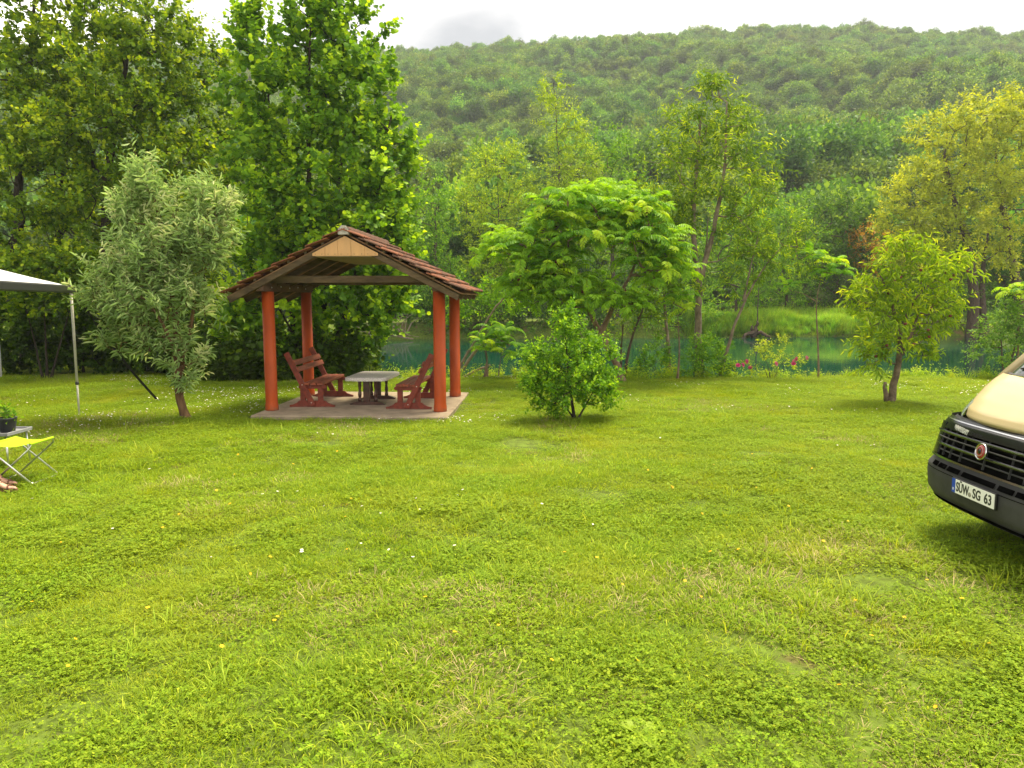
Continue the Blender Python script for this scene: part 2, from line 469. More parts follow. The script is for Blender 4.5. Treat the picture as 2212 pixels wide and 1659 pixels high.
for y in (-1.02, 1.02):
    MB().box((0, y, 2.34), (3.22, .08, .12), bev=.006).build('tie_beam', M['wood_grey'], PAV)
rafter = MB()
for sgn in (1,):
    rafter.bar((0.03, 0, ztop(.03) - .05), (2.03, 0, ztop(2.03) - .05), .055, .10, bev=.005)
rm = rafter.mesh('rafter', M['wood_grey'])
for y in (-1.40, -.72, -.04, .64, 1.40):
    for s in (1, -1):
        r_ = link(bpy.data.objects.new('rafter', rm), PAV); r_.location = (0, y, 0)
        if s < 0: r_.rotation_euler = (0, 0, R(180)); r_.location = (0, y, 0)
        else: r_.scale = (.95, 1, 1); r_.rotation_euler = (0, R(-1.3), 0); r_.location = (.0, y, .002)
ROOF = MB()
roof_root = None
for s in (1, -1):
    dk = MB(); RUN = 2.05 if s < 0 else 1.94; EXP = .330 if s < 0 else .313
    dk.bar((s * .03, 0, ztop(.03) + .012), (s * RUN, 0, ztop(RUN) + .012), 2.84, .022)
    d = dk.build('roof_slope', M['wood_panel'], PAV)
    for i in range(7):                                # battens under the tiles
        u = .10 + i * EXP
        x = u * math.cos(ang)
        MB().box((s * x, 0, ztop(x) + .045), (.045, 2.90, .036), Matrix.Rotation(s * ang, 3, 'Y'), bev=.004).build('batten', M['wood_grey'], d)
    # interlocking clay tiles, each one a piece
    prof = []
    for k in range(10):
        v = k / 9
        prof.append((v * .222 - .111, .013 * math.sin(v * 2 * math.pi * 2 - .6) + (.012 if v > .86 else 0)))
    tm = []
    for var in range(3):
        t = MB()
        th = .016
        rr = random.Random(var + (5 if s > 0 else 0))
        V_ = []
        for e_, (L0, dz) in enumerate(((-.20, 0), (.17, 0), (.20, -.004))):
            for (v, w) in prof: V_.append((L0, v, w + dz))
        for e_, (L0, dz) in enumerate(((-.20, 0), (.17, 0), (.20, -.012))):
            for (v, w) in prof: V_.append((L0, v, w + dz - th))
        F_ = []
        n_ = 10
        for e_ in range(2):
            for k in range(n_ - 1):
                b = e_ * n_ + k
                F_.append((b, b + 1, b + n_ + 1, b + n_)); b2 = b + 3 * n_; F_.append((b2, b2 + n_, b2 + n_ + 1, b2 + 1))
        for k in range(n_ - 1):
            F_.append((2 * n_ + k, 2 * n_ + k + 1, 5 * n_ + k + 1, 5 * n_ + k)); F_.append((k, 3 * n_ + k, 3 * n_ + k + 1, k + 1))
        for e_ in range(2):
            for k in (0, n_ - 1):
                F_.append((e_ * n_ + k, (e_ + 1) * n_ + k, (e_ + 4) * n_ + k, (e_ + 3) * n_ + k))
        t.add(V_, F_)
        tm.append(t.mesh('tile', M['clay' if var == 0 or (s < 0 and var == 1) else 'clay_mossy']))
    rr = random.Random(3 + s)
    for i in range(7):
        u = .185 + i * EXP
        for j in range(14):
            y = -1.43 + j * .22
            x = u * math.cos(ang)
            o = link(bpy.data.objects.new('tile', tm[rr.choice((0, 1, 1, 2) if 0 < j < 13 else (0, 0, 1))]), d)
            o.location = (s * x, y + rr.uniform(-.004, .004), ztop(x) + .108 + rr.uniform(-.004, .005))
            a_ = ang - R(7.5) + rr.uniform(-.012, .012)
            # local +x runs down the slope
            o.rotation_euler = (Matrix.Rotation(0 if s > 0 else math.pi, 4, 'Z') @ Matrix.Rotation(a_, 4, 'Y') @ Matrix.Rotation(rr.uniform(-.012, .012), 4, 'Z')).to_euler()
rt = MB()
rt.grid(lambda u, v: ((.105 + .012 * u) * math.cos(math.pi * v), (u - .5) * .40, (.085 + .008 * u) * math.sin(math.pi * v)), 1, 8)
rt.grid(lambda u, v: ((.09 + .012 * u) * math.cos(math.pi * v), (u - .5) * .40, (.07 + .008 * u) * math.sin(math.pi * v)), 1, 8)
rtm = rt.mesh('ridge_tile', M['clay_mossy'])
for j in range(8):
    o = link(bpy.data.objects.new('ridge_tile', rtm), PAV); o.location = (0, -1.32 + j * .37, 3.12); o.rotation_euler = (R(1.5), 0, 0)
MB().prism([(-.09, 3.06), (.09, 3.06), (.085, 3.15), (.03, 3.205), (-.03, 3.21), (-.085, 3.15)], 'y', -1.535, -1.47).build('mortar_plug', M['mortar'], PAV)
for yf in (-1.440, 1.440):
    gp = MB(); e0 = [-.555, -.34, -.12, .10, .33, .555]
    holder = None
    for k in range(5):
        a_, b_ = e0[k] + .002, e0[k + 1] - .002
        top = lambda x: ztop(x) - .028
        poly = [(a_, 2.715), (b_, 2.715), (b_, top(b_))]
        if a_ < 0 < b_: poly.append((0, top(0)))
        poly.append((a_, top(a_)))
        pl = MB().prism(poly, 'y', yf - .009 + .002 * (k % 2), yf + .009).build('gable_plank', M['pine'], PAV)
        if yf < 0:
            for sx in (a_ + .05, b_ - .05):
                sn = MB().lathe([(.007, 0), (.007, .004)], k=6).build('screw', M['wood_grey'], pl)
                sn.rotation_euler = (R(90), 0, 0); sn.location = (sx, yf - .008, 2.745)
for k, (a_, b_) in enumerate(((-1.42, -.48), (-.475, .47), (.475, 1.42))):
    MB().box((0, (a_ + b_) / 2, 2.707 + .001 * (k % 2)), (1.10, b_ - a_, .014)).build('ceiling_panel', M['ceiling_board'], PAV)

# benches: local x points to the front of the seat, y along the bench
def make_bench(loc, rz, label):
    b = empty('bench', loc, rz); tag(b, label, 'bench', 'benches in the pavilion')
    Ln = 1.46
    for e_, y in ((-1, -Ln / 2), (1, Ln / 2)):
        MB().prism([(-.41, 0), (.41, 0), (.41, .035), (.36, .042), (.28, .075), (.24, .115), (-.24, .115), (-.28, .075), (-.36, .042), (-.41, .035)], 'y', y - .024, y + .024).build('foot', M['wood_red'], b)
        for x in (-.165, .155):
            MB().box((x, y, .225), (.095, .044, .224), bev=.004).build('leg', M['wood_red'], b)
        MB().prism([(-.22, .336), (.23, .336), (.255, .35), (.262, .375), (.255, .392), (.22, .40), (-.22, .40), (-.235, .385), (-.235, .35)], 'y', y - .021 + e_ * .001, y + .021).build('seat_bearer', M['wood_red'], b)
        yy = y + e_ * .049
        p = MB().bar((.03, yy, .03), (-.435, yy, .985), .044, .098, up=(1, 0, .3), bev=.004).build('back_post', M['wood_red'], b)
        for t in (.06, .40):
            s = MB().lathe([(.010, 0), (.010, .006)], k=8).build('screw', M['screw'], p)
            s.rotation_euler = (R(90) * (1 if e_ < 0 else -1), 0, 0); s.location = (.03 - .465 * t, yy + e_ * .022, .03 + .955 * t)
    for x in (-.085, .04, .165):
        MB().box((x, 0, .426), (.108, Ln + .16, .046), bev=.006).build('seat_slat', M['wood_slat'], b)
    for t in (.665, .79):
        x, z = .03 - .465 * t, .03 + .955 * t
        up = Vector((-.465, 0, .955)).normalized(); nx = Vector((.955, 0, .465)).normalized()
        c = Vector((x, 0, z)) + nx * .066
        rot = Matrix((nx, Vector((0, 1, 0)), up)).transposed()
        MB().box(c, (.032, Ln + .20, .098), rot, bev=.005).build('back_slat', M['wood_slat'], b)
    return b
make_bench((-3.62, 14.16, SLAB_Z), R(-1), 'red wooden bench on the left of the pavilion table, facing right')
make_bench((-1.79, 13.90, SLAB_Z), R(180 - 4), 'red wooden bench on the right of the pavilion table, backing onto the right columns')

TB = empty('picnic_table', (-2.65, 14.15, SLAB_Z), R(-4))
tag(TB, 'low table with dark turned legs in the middle of the pavilion', 'table')
MB().box((0, 0, .495), (.66, 1.14, .05), bev=.01).build('table_top', M['wood_dark'], TB)
for y in (-.42, .42):
    ft = MB().prism([(-.33, 0), (.33, 0), (.33, .02), (.26, .045), (.2, .06), (-.2, .06), (-.26, .045), (-.33, .02)], 'y', y - .05, y + .05).build('foot', M['wood_dark'], TB)
    MB().box((-.02, y, .265), (.12, .05, .41), bev=.005).build('pedestal_board', M['wood_dark'], TB)
    for x in (-.15, .15):
        MB().lathe([(.034, .06), (.036, .12), (.022, .13), (.030, .15), (.036, .19), (.030, .235), (.020, .25), (.028, .262), (.020, .275), (.026, .31), (.034, .36), (.028, .395), (.034, .405), (.034, .47)], (x, y, 0), 12).build('turned_leg', M['wood_dark'], TB)
def cloth_mat():
    m, n, l, p = new_mat('lace_print_oilcloth')
    tc = n.new('ShaderNodeTexCoord')
    vo = n.new('ShaderNodeTexVoronoi'); vo.inputs['Scale'].default_value = 42; vo.feature = 'DISTANCE_TO_EDGE'
    l.new(tc.outputs['Object'], vo.inputs['Vector'])
    r = n.new('ShaderNodeValToRGB'); e = r.color_ramp.elements
    e[0].position, e[0].color, e[1].position, e[1].color = .03, (.62, .58, .55, 1), .2, (.38, .32, .30, 1)
    l.new(vo.outputs['Distance'], r.inputs[0]); l.new(r.outputs[0], p.inputs['Base Color'])
    p.inputs['Roughness'].default_value = .35
    return m
tcl = MB()
def cl(u, v):
    # closed rounded rectangle outline, falling from the top over the edge
    a_ = u * 2 * math.pi
    n_ = 9.0
    cx = math.copysign(abs(math.cos(a_)) ** (2 / n_), math.cos(a_)); cy = math.copysign(abs(math.sin(a_)) ** (2 / n_), math.sin(a_))
    if v < .55: k = v / .55 * .975; z = .523
    else:
        w = (v - .55) / .45
        k = .975 + .045 * min(1, w * 2.2); z = .523 - .062 * max(0, w - .2) / .8 - .003 * math.sin(a_ * 23) * w
        k += .004 * math.sin(a_ * 31) * w
    return (cx * .385 * k, cy * .645 * k, z)
tcl.grid(cl, 96, 9)
tco = tcl.build('tablecloth', cloth_mat())
tco.location = TB.location; tco.rotation_euler = TB.rotation_euler
tag(tco, 'white lace-print oilcloth covering the pavilion table', 'tablecloth')

# ------------------------------------------------------------------ van parked on the right
def paint(name, col, rough=.32):
    m, n, l, p = new_mat(name)
    p.inputs['Base Color'].default_value = (*col, 1)
    p.inputs['Roughness'].default_value = rough
    p.inputs['Coat Weight'].default_value = .5; p.inputs['Coat Roughness'].default_value = .04
    g = n.new('ShaderNodeTexNoise'); g.inputs['Scale'].default_value = 5; g.inputs['Detail'].default_value = 6
    r = n.new('ShaderNodeMapRange'); r.inputs[3].default_value = rough - .08; r.inputs[4].default_value = rough + .12
    tc = n.new('ShaderNodeTexCoord'); l.new(tc.outputs['Object'], g.inputs['Vector'])
    l.new(g.outputs['Fac'], r.inputs[0]); l.new(r.outputs[0], p.inputs['Roughness'])
    return m
def glass_mat(name, col=(.02, .025, .025)):
    m, n, l, p = new_mat(name)
    p.inputs['Base Color'].default_value = (*col, 1); p.inputs['Roughness'].default_value = .03
    p.inputs['Coat Weight'].default_value = 1; p.inputs['Coat Roughness'].default_value = .02
    return m
M['cream'] = paint('cream_van_paint', (.52, .41, .215), .42)
M['grey_paint'] = paint('grey_van_paint', (.33, .34, .36))
M['plastic'] = solid('black_bumper_plastic', (.038, .038, .039), .66, .4, .25, 3, bump=.12, bscale=400)
M['gloss_black'] = solid('gloss_black_grille', (.012, .012, .013), .18, .5, .1)
M['chrome'] = solid('satin_chrome', (.62, .62, .62), .18, .5, .05, metal=1)
M['dark_void'] = solid('grille_void', (.002, .002, .002), 1, .0, .1)
M['auto_glass'] = glass_mat('vehicle_glass')
M['lens'] = glass_mat('headlamp_lens', (.42, .45, .47))
M['plate_white'] = solid('plate_white', (.78, .78, .74), .35, .4, .02)
M['plate_blue'] = solid('plate_blue', (.01, .06, .42), .35, .4, .04)
M['plate_black'] = solid('plate_black', (.012, .012, .012), .4, .4, .05)
M['emblem_red'] = paint('emblem_red', (.30, .02, .018), .25)
M['seal'] = solid('plate_seal', (.30, .28, .24), .4, .4, .3, 60)

def seg(W, D, n_, x0, z, th):
    s_, c_ = math.sin(th), max(0.0, math.cos(th))
    return (x0 + D * (1 - c_ ** (2 / n_)), W * math.copysign(abs(s_) ** (2 / n_), s_), z)
def loft(levels, t0, t1, nu=40, off=0.0, n_=3.4):
    """levels: (z, x0, W, D); returns a grid over plan angle t0..t1 (radians)"""
    def fn(u, v):
        f = v * (len(levels) - 1); i = min(int(f), len(levels) - 2); w = f - i
        A, B = levels[i], levels[i + 1]
        z, x0, W, D = [A[k] * (1 - w) + B[k] * w for k in range(4)]
        p_ = seg(W + off, D, n_, x0 - off, z, t0 + (t1 - t0) * u)
        return p_
    return fn
H2 = math.pi / 2
VAN = empty('camper_van', (3.50, 5.50, 0))
tag(VAN, 'cream camper van with black bumper and grille, cut off by the right edge', 'van')
bump_l = [(.30, .16, .93, .55), (.335, .06, .985, .55), (.42, .01, 1.015, .55), (.55, .0, 1.025, .55), (.615, .005, 1.022, .55), (.66, .035, 1.0, .54), (.69, .05, .99, .53)]
b = MB(); b.grid(loft(bump_l, -H2, H2), 48, 24); bumper = b.build('bumper', M['plastic'], VAN)
MB().grid(loft([(.30, .16, .93, .55), (.29, .4, .9, .4), (.30, .9, .9, .2)], -H2, H2), 30, 4).build('undertray', M['dark_void'], VAN)
# slot between bumper and grille
sl_l = [(.632, -.004, 1.01, .54), (.655, .012, 1.0, .54)]
for k in range(7):
    t0 = -.50 + k * .145
    MB().grid(loft([(.628, .004, 1.01, .54), (.664, .026, 1.0, .54)], t0, t0 + .125, off=.006), 4, 2).build('air_slot', M['dark_void'], bumper)
MB().grid(loft([(.596, .0, 1.024, .55), (.601, .0, 1.024, .55)], -H2, H2, off=.002), 48, 1).build('panel_gap', M['dark_void'], bumper)
for sgn in (-1, 1):
    MB().grid(loft([(.36, .04, 1.0, .55), (.42, .01, 1.015, .55), (.55, .0, 1.025, .55), (.595, .0, 1.024, .55)], sgn * .74, sgn * .752, off=.002), 1, 8).build('panel_gap', M['dark_void'], bumper)
MB().grid(loft([(.345, .05, .99, .55), (.375, .03, 1.0, .55)], -.55, .55, off=.003), 24, 2).build('lower_intake', M['dark_void'], bumper)
fas_l = [(.685, .055, .985, .53), (.80, .072, .965, .53), (.92, .098, .925, .52), (1.0, .125, .88, .5), (1.045, .150, .82, .46)]
MB().grid(loft(fas_l, -H2, H2), 44, 10).build('front_fascia', M['plastic'], VAN)
# grille: black frame standing proud of the fascia, slats inside, chrome lips
gr = MB(); gr.grid(loft([(.705, .06, .985, .53), (.98, .118, .95, .53)], -.60, .60, off=.014), 30, 6)
grille = gr.build('grille', M['dark_void'], VAN)
gt = MB(); gt.grid(loft([(.94, .10, .935, .53), (.985, .115, .90, .52), (1.012, .130, .875, .50), (1.035, .160, .85, .48)], -.86, .86, off=.024), 30, 5)
gt.build('grille_top_bar', M['gloss_black'], grille)
MB().grid(loft([(1.014, .130, .875, .50), (1.022, .138, .865, .49)], -.86, .86, off=.027), 30, 1).build('chrome_strip', M['chrome'], grille)
MB().grid(loft([(.697, .05, .985, .53), (.712, .055, .983, .53)], -.70, .70, off=.028), 30, 2).build('chrome_strip', M['chrome'], grille)
for zc in (.76, .815, .87, .925):
    big = zc in (.815, .925)
    h = .017 if big else .009
    sm_ = MB(); sm_.grid(loft([(zc - h, .075, .98, .53), (zc, .065, .98, .53), (zc + h * .4, .075, .98, .53)], -.53, .53, off=.026 if big else .020), 26, 3)
    sm_.build('grille_slat', M['gloss_black'] if big else M['plastic'], grille)
    if big: MB().grid(loft([(zc - .003, .066, .98, .53), (zc + .002, .068, .98, .53)], -.53, .53, off=.029), 26, 1).build('slat_trim', M['chrome'], grille)
for k in range(9):
    t_ = -.52 + k * .13
    p0 = seg(.985, .53, 3.4, .055, .72, t_); p1 = seg(.955, .53, 3.4, .105, .945, t_)
    MB().bar((p0[0] - .012, p0[1], p0[2]), (p1[0] - .012, p1[1], p1[2]), .006, .02, up=(-1, 0, 0)).build('grille_rib', M['plastic'], grille)
for sgn in (-1, 1):
    MB().grid(loft([(.705, .058, .985, .53), (.985, .115, .95, .53)], sgn * .52, sgn * .72, off=.024), 4, 6).build('grille_side', M['gloss_black'], grille)
em = MB().lathe([(.062, 0), (.066, .012), (.058, .018), (.056, .012)], k=32).build('emblem', M['chrome'], VAN)
em.rotation_euler = (0, R(-90 + 11), 0); em.location = (.018, -.02, .865)
e1 = MB().lathe([(.055, 0), (.050, .016), (.03, .021), (.001, .022)], k=32).build('emblem_disc', M['emblem_red'], em)
e2 = MB().lathe([(.021, .021), (.020, .0235), (.001, .024)], k=24).build('emblem_centre', M['gloss_black'], em)
e3 = MB().lathe([(.036, .0195), (.037, .022), (.033, .0225), (.032, .020)], k=28).build('emblem_ring', M['seal'], em)

TXT = Matrix((Vector((0, -1, 0)), Vector((0, 0, 1)), Vector((-1, 0, 0)))).transposed()
def text(body, size, mat, parent, loc, rot=TXT, sx=1.0, ext=.001, name='lettering', shear=0, bold=0.0):
    cu = bpy.data.curves.new(name, 'FONT'); cu.body = body; cu.size = size; cu.extrude = ext; cu.shear = shear
    cu.align_x = 'CENTER'; cu.align_y = 'CENTER'; cu.offset = bold; cu.space_character = 1.02
    cu.materials.append(mat)
    tmp = bpy.data.objects.new('tmp', cu); C.objects.link(tmp)
    me = bpy.data.meshes.new_from_object(tmp.evaluated_get(bpy.context.evaluated_depsgraph_get()))
    bpy.data.objects.remove(tmp); me.name = name
    o = link(bpy.data.objects.new(name, me), parent)
    o.matrix_local = Matrix.Translation(loc) @ rot.to_4x4() @ Matrix.Diagonal((sx, 1, 1, 1))
    return o
M['letter_silver'] = solid('silver_lettering', (.62, .62, .60), .35, .5, .03, metal=.3)
ar = Matrix.Rotation(R(-14), 3, 'Z')
text('ANNIVERSARY', .056, M['letter_silver'], grille, (.068, .34, .968), ar @ Matrix.Rotation(R(12), 3, 'Y') @ TXT, sx=.85, shear=.18, bold=.0012)
PL = MB().box((-.012, 0, .545), (.014, .535, .125), bev=.004).build('number_plate', M['plate_black'], VAN)
MB().box((-.021, -.022, .545), (.004, .472, .108)).build('plate_face', M['plate_white'], PL)
MB().box((-.021, .238, .545), (.004, .044, .108)).build('country_band', M['plate_blue'], PL)
text('D', .026, M['plate_white'], PL, (-.0242, .238, .518), bold=.0006)
text('SÜW', .103, M['plate_black'], PL, (-.0242, .122, .541), sx=.70, bold=.0022)
text('SG', .103, M['plate_black'], PL, (-.0242, -.056, .541), sx=.80, bold=.0022)
text('63', .103, M['plate_black'], PL, (-.0242, -.188, .541), sx=.86, bold=.0022)
sealm = MB().lathe([(.018, 0), (.018, .002)], k=20).build('plate_seal', M['seal'], PL)
sealm.rotation_euler = (0, R(-90), 0); sealm.location = (-.0232, .028, .523)
bon_l = [(1.035, .140, .66, .30), (1.06, .118, .72, .40), (1.12, .145, .78, .45), (1.20, .23, .82, .44), (1.27, .33, .85, .38), (1.335, .45, .87, .30), (1.378, .58, .88, .20)]
MB().grid(loft(bon_l, -H2, H2, n_=2.35), 56, 28).build('bonnet', M['cream'], VAN)
MB().grid(lambda u, v: (.57 + .17 * v + .16 * abs(u * 2 - 1) ** 3, (u * 2 - 1) * .84, 1.376 + .03 * v + .012 * math.sin(math.pi * u)), 16, 3).build('cowl', M['plastic'], VAN)
for sgn in (-1, 1):
    hl = MB(); hl.grid(loft([(1.02, .122, .845, .50), (1.08, .138, .85, .52), (1.16, .205, .862, .54), (1.23, .305, .872, .50), (1.27, .41, .87, .42)], sgn * .60, sgn * H2, n_=2.6), 22, 10)
    hl.build('headlight', M['lens'], VAN)
    MB().grid(loft([(.62, .10, 1.0, .62), (.80, .11, 1.005, .66), (1.02, .14, .985, .66)], sgn * .98, sgn * H2, off=.012), 14, 6).build('wheel_arch_trim', M['plastic'], VAN)
    MB().grid(lambda u, v: (.72 + .66 * u, sgn * (.985 - .10 * (1 - u) ** 2 - .05 * v ** 3), .62 + v * (.60 + .16 * u)), 12, 8).build('fender', M['cream'], VAN)
ws_l = [(1.385, .64, .82, .22), (1.75, 1.02, .82, .24), (2.12, 1.42, .80, .26)]
MB().grid(loft(ws_l, -H2, H2), 30, 10).build('windscreen', M['auto_glass'], VAN)
for sgn in (-1, 1):
    MB().tube([(.70, sgn * .85, 1.33), (1.18, sgn * .85, 1.76), (1.62, sgn * .82, 2.16)], .04, 8).build('windscreen_pillar', M['cream'], VAN)
    MB().tube([(.70, .62 - .5 * (sgn > 0), 1.43), (.86, .1 - .6 * (sgn > 0), 1.53)], .008, 6).build('wiper', M['plastic'], VAN)
roof_l = [(2.12, 1.42, .80, .26), (2.35, 1.62, .82, .3), (2.52, 1.95, .80, .4), (2.58, 2.5, .76, .4)]
MB().grid(loft(roof_l, -H2, H2), 30, 10).build('roof_front', M['cream'], VAN)
bd = MB()
def body(u, v):
    x = 1.35 + u * 4.6
    a_ = v * math.pi
    y = math.copysign(1.02 * abs(math.cos(a_)) ** (2 / 7), math.cos(a_)); z = .42 + 2.16 * (abs(math.sin(a_)) ** (2 / 5))
    return (x, y, z)
bd.grid(body, 12, 40)
bd.grid(lambda u, v: (5.95, *body(1, v)[1:][:1], .42 + (body(1, v)[2] - .42) * u), 1, 40)
bd.build('body_shell', M['cream'], VAN)
MB().box((3.4, 0, .40), (4.6, 1.9, .12)).build('sill', M['plastic'], VAN)
for sgn in (-1, 1):
    MB().box((1.95, sgn * 1.012, 1.78), (.85, .03, .62), bev=.012).build('cab_window', M['auto_glass'], VAN)
    MB().box((3.9, sgn * 1.018, 1.80), (1.2, .03, .5), bev=.012).build('side_window', M['auto_glass'], VAN)
    mr_ = MB().box((1.45, sgn * 1.16, 1.52), (.14, .20, .42), bev=.03).build('mirror', M['plastic'], VAN)
    for x in (1.02, 4.95):
        w = MB().lathe([(.20, -.10), (.32, -.11), (.345, -.07), (.345, .07), (.32, .11), (.20, .10)], k=28).build('wheel', M['tyre'], VAN)
        w.rotation_euler = (R(90), 0, 0); w.location = (x, sgn * .88, .343)
        rm_ = MB().lathe([(.05, .09), (.10, .115), (.19, .10), (.21, .06), (.21, -.06)], k=20).build('rim', M['steel'], w)

# ------------------------------------------------------------------ grey van and awning on the left
dirv = Vector((.312, -.95, 0))                    # along the awning rail, towards the camera
prp = Vector((-.95, -.312, 0))                    # from the rail back to the vehicle
A0 = Vector((-7.40, 12.62, 0))
AW = empty('awning', A0); tag(AW, 'white awning with dark front rail on a slim pole at the left edge', 'awning')
def al(p_): return Vector(p_) - A0
rail0, rail1 = A0 - dirv * .06 + Vector((0, 0, 2.165)), A0 + dirv * 4.9 + Vector((0, 0, 2.165))
MB().bar(al(rail0), al(rail1), .075, .125, bev=.02).build('front_rail', M['anthracite'], AW)
MB().bar(al(rail0 - dirv * .012), al(rail0 + dirv * .05), .085, .135, bev=.02).build('rail_end_cap', M['anthracite'], AW)
fab = MB()
def ff(u, v):
    p_ = A0 + dirv * (.10 + 4.7 * u) + prp * (2.55 * v)
    return al((p_.x, p_.y, 2.215 + .80 * v - .05 * math.sin(math.pi * v)))
fab.grid(ff, 20, 10)
fab.build('fabric', M['awning'], AW)
for t_ in (.06, 4.7):
    a_ = A0 + dirv * t_
    pl = MB().tube([al((a_.x, a_.y, 2.11)), al((a_.x, a_.y, .55))], .022, 10).build('pole', M['white_pole'], AW)
    MB().tube([al((a_.x, a_.y, .60)), al((a_.x, a_.y, 0.0))], .016, 8).build('pole_lower_tube', M['white_pole'], pl)
    MB().lathe([(.03, 0), (.026, .05)], (al(a_).x, al(a_).y, .56), 10).build('pole_clamp', M['anthracite'], pl)
    MB().lathe([(.05, 0), (.05, .008), (.02, .02)], (al(a_).x, al(a_).y, .005), 10).build('pole_foot', M['anthracite'], pl)
st0 = Vector((-7.36, 12.66, 2.10)); st1 = Vector((-6.97, 14.47, .06))
sp = [st0.lerp(st1, k / 8) + Vector((0, 0, -.10 * math.sin(math.pi * k / 8))) for k in range(9)]
sm_ = MB()
for k in range(8): sm_.bar(al(sp[k]), al(sp[k + 1]), .045, .012, up=(.3, -.9, .3))
stp = sm_.build('tie_down_strap', M['webbing'], AW)
MB().tube([al(st1 + Vector((-.02, .05, .02))), al(st1 + Vector((.05, .12, -.12)))], .008, 6).build('peg', M['steel'], stp)
for t_ in (.2, 4.6):
    b0 = A0 + dirv * t_
    MB().tube([al((b0.x, b0.y, 2.17)), al(Vector((b0.x, b0.y, 2.92)) + prp * 2.55)], .018, 8).build('awning_arm', M['white_pole'], AW)

S0 = A0 + prp * 2.6                                # vehicle side line
GV = empty('grey_van', S0 - dirv * .42, math.atan2(dirv.x * -1, dirv.y * -1) * -1 + 0)
GV.rotation_euler = (0, 0, math.atan2(-dirv.y, -dirv.x) - H2)      # local y runs away from the camera
tag(GV, 'grey van at the left edge behind the awning, only its rounded end showing', 'van')
def gbody(u, v):
    y = -4.6 + 9.2 * u
    k = 1 - .06 * (abs(2 * u - 1) ** 10)
    a_ = v * math.pi
    x = -1.05 + k * math.copysign(1.03 * abs(math.cos(a_)) ** (2 / 7), math.cos(a_)); z = .38 + 2.35 * (abs(math.sin(a_)) ** (2 / 5))
    return (x, y, z)
g_ = MB(); g_.grid(gbody, 24, 36)
for yy in (-4.6, 4.6):
    uu = 0 if yy < 0 else 1
    g_.grid(lambda u, v: (gbody(uu, v)[0], yy, .38 + (gbody(uu, v)[2] - .38) * u), 1, 36)
gvb = g_.build('body_shell', M['grey_paint'], GV)
MB().grid(lambda u, v: (-1.05 + 1.07 * math.copysign(abs(math.sin((u - .5) * math.pi)) ** (2 / 4.0), u - .5), 4.50 + .40 * abs(math.cos((u - .5) * math.pi)) ** (2 / 4.0) * (math.sin(math.pi * (.25 + .5 * v)) ** .6), .28 + 1.0 * v), 30, 8).build('rear_bumper', M['grey_paint'], GV)
MB().box((-1.05, 0, .36), (1.9, 8.9, .14)).build('sill', M['plastic'], GV)
for sx in (-2.08, -.02):
    for y in (-3.2, 3.1):
        w = MB().lathe([(.20, -.10), (.32, -.11), (.345, -.07), (.345, .07), (.32, .11), (.20, .10)], k=24).build('wheel', M['tyre'], GV)
        w.rotation_euler = (0, R(90), 0); w.location = (sx + (.10 if sx < -1 else -.10), y, .343)
        MB().lathe([(.05, .09), (.10, .115), (.19, .10), (.21, .06), (.21, -.06)], k=18).build('rim', M['steel'], w)
    for y in (-2.2, .6):
        MB().box((sx, y, 1.75), (.03, 1.3, .55), bev=.012).build('side_window', M['auto_glass'], GV)

# ------------------------------------------------------------------ stool, camp table, plant, seated person
ST = empty('folding_stool', (-5.40, 8.10, 0)); tag(ST, 'lime green folding stool with aluminium legs', 'stool')
xr, xl, y0, y1 = .205, -.215, -.235, .235
def uframe(xt, xb, inset, name):
    a_, b_ = y0 + inset, y1 - inset
    zt = .445
    pts = [(xb, a_, .03), (xt, a_, zt - .05), (xt * 1.0, a_ + .02, zt - .01), (xt, a_ + .05, zt), (xt, b_ - .05, zt), (xt, b_ - .02, zt - .01), (xt, b_, zt - .05), (xb, b_, .03)]
    fr = MB().tube(pts, .011, 8).build(name, M['aluminium'], ST)
    MB().tube([(xb, a_, .03), (xb + (.012 if xb > 0 else -.012), a_ + .03, .012), (xb + (.012 if xb > 0 else -.012), b_ - .03, .012), (xb, b_, .03)], .011, 8).build('foot_bar', M['aluminium'], fr)
uframe(xr, xl, .022, 'leg_frame')
uframe(xl, xr, .0, 'leg_frame')
stf = MB()
def seatf(u, v):
    x = xl - .012 + (xr - xl + .024) * u
    return (x, (y0 + .015) + (y1 - y0 - .03) * v, .458 - .040 * math.sin(math.pi * u) - .006 * math.sin(math.pi * v))
stf.grid(seatf, 14, 10)
stf.grid(lambda u, v: (xr + .014 * math.cos(u * 4.2 - 1.2), (y0 + .03) + (y1 - y0 - .06) * v, .445 + .014 * math.sin(u * 4.2 - 1.2)), 8, 2)
stf.grid(lambda u, v: (xl - .014 * math.cos(u * 4.2 - 1.2), (y0 + .03) + (y1 - y0 - .06) * v, .445 + .014 * math.sin(u * 4.2 - 1.2)), 8, 2)
stf.build('seat_fabric', M['lime'], ST)

CT = empty('camp_table', (-6.16, 8.74, 0)); tag(CT, 'small grey tray-top camp table behind the lime stool', 'table')
MB().box((0, 0, .425), (.62, .46, .018), bev=.006).build('tray', M['tray'], CT)
for d_ in ((0, .225, .62, .014), (0, -.225, .62, .014), (.303, 0, .014, .44), (-.303, 0, .014, .44)):
    MB().box((d_[0], d_[1], .445), (d_[2], d_[3], .026), bev=.004).build('tray_rim', M['tray'], CT)
for x in (-.26, .26):
    for y in (-.18, .18): MB().tube([(x, y, .42), (x * 1.06, y * 1.1, 0)], .011, 8).build('leg', M['aluminium'], CT)
PT = empty('potted_plant', (-5.97, 8.70, .436)); tag(PT, 'leafy plant in a dark pot on the grey camp table', 'potted plant')
MB().lathe([(.075, 0), (.10, .155), (.108, .16), (.108, .175), (.096, .175), (.092, .15)], k=24).build('pot', M['pot'], PT)
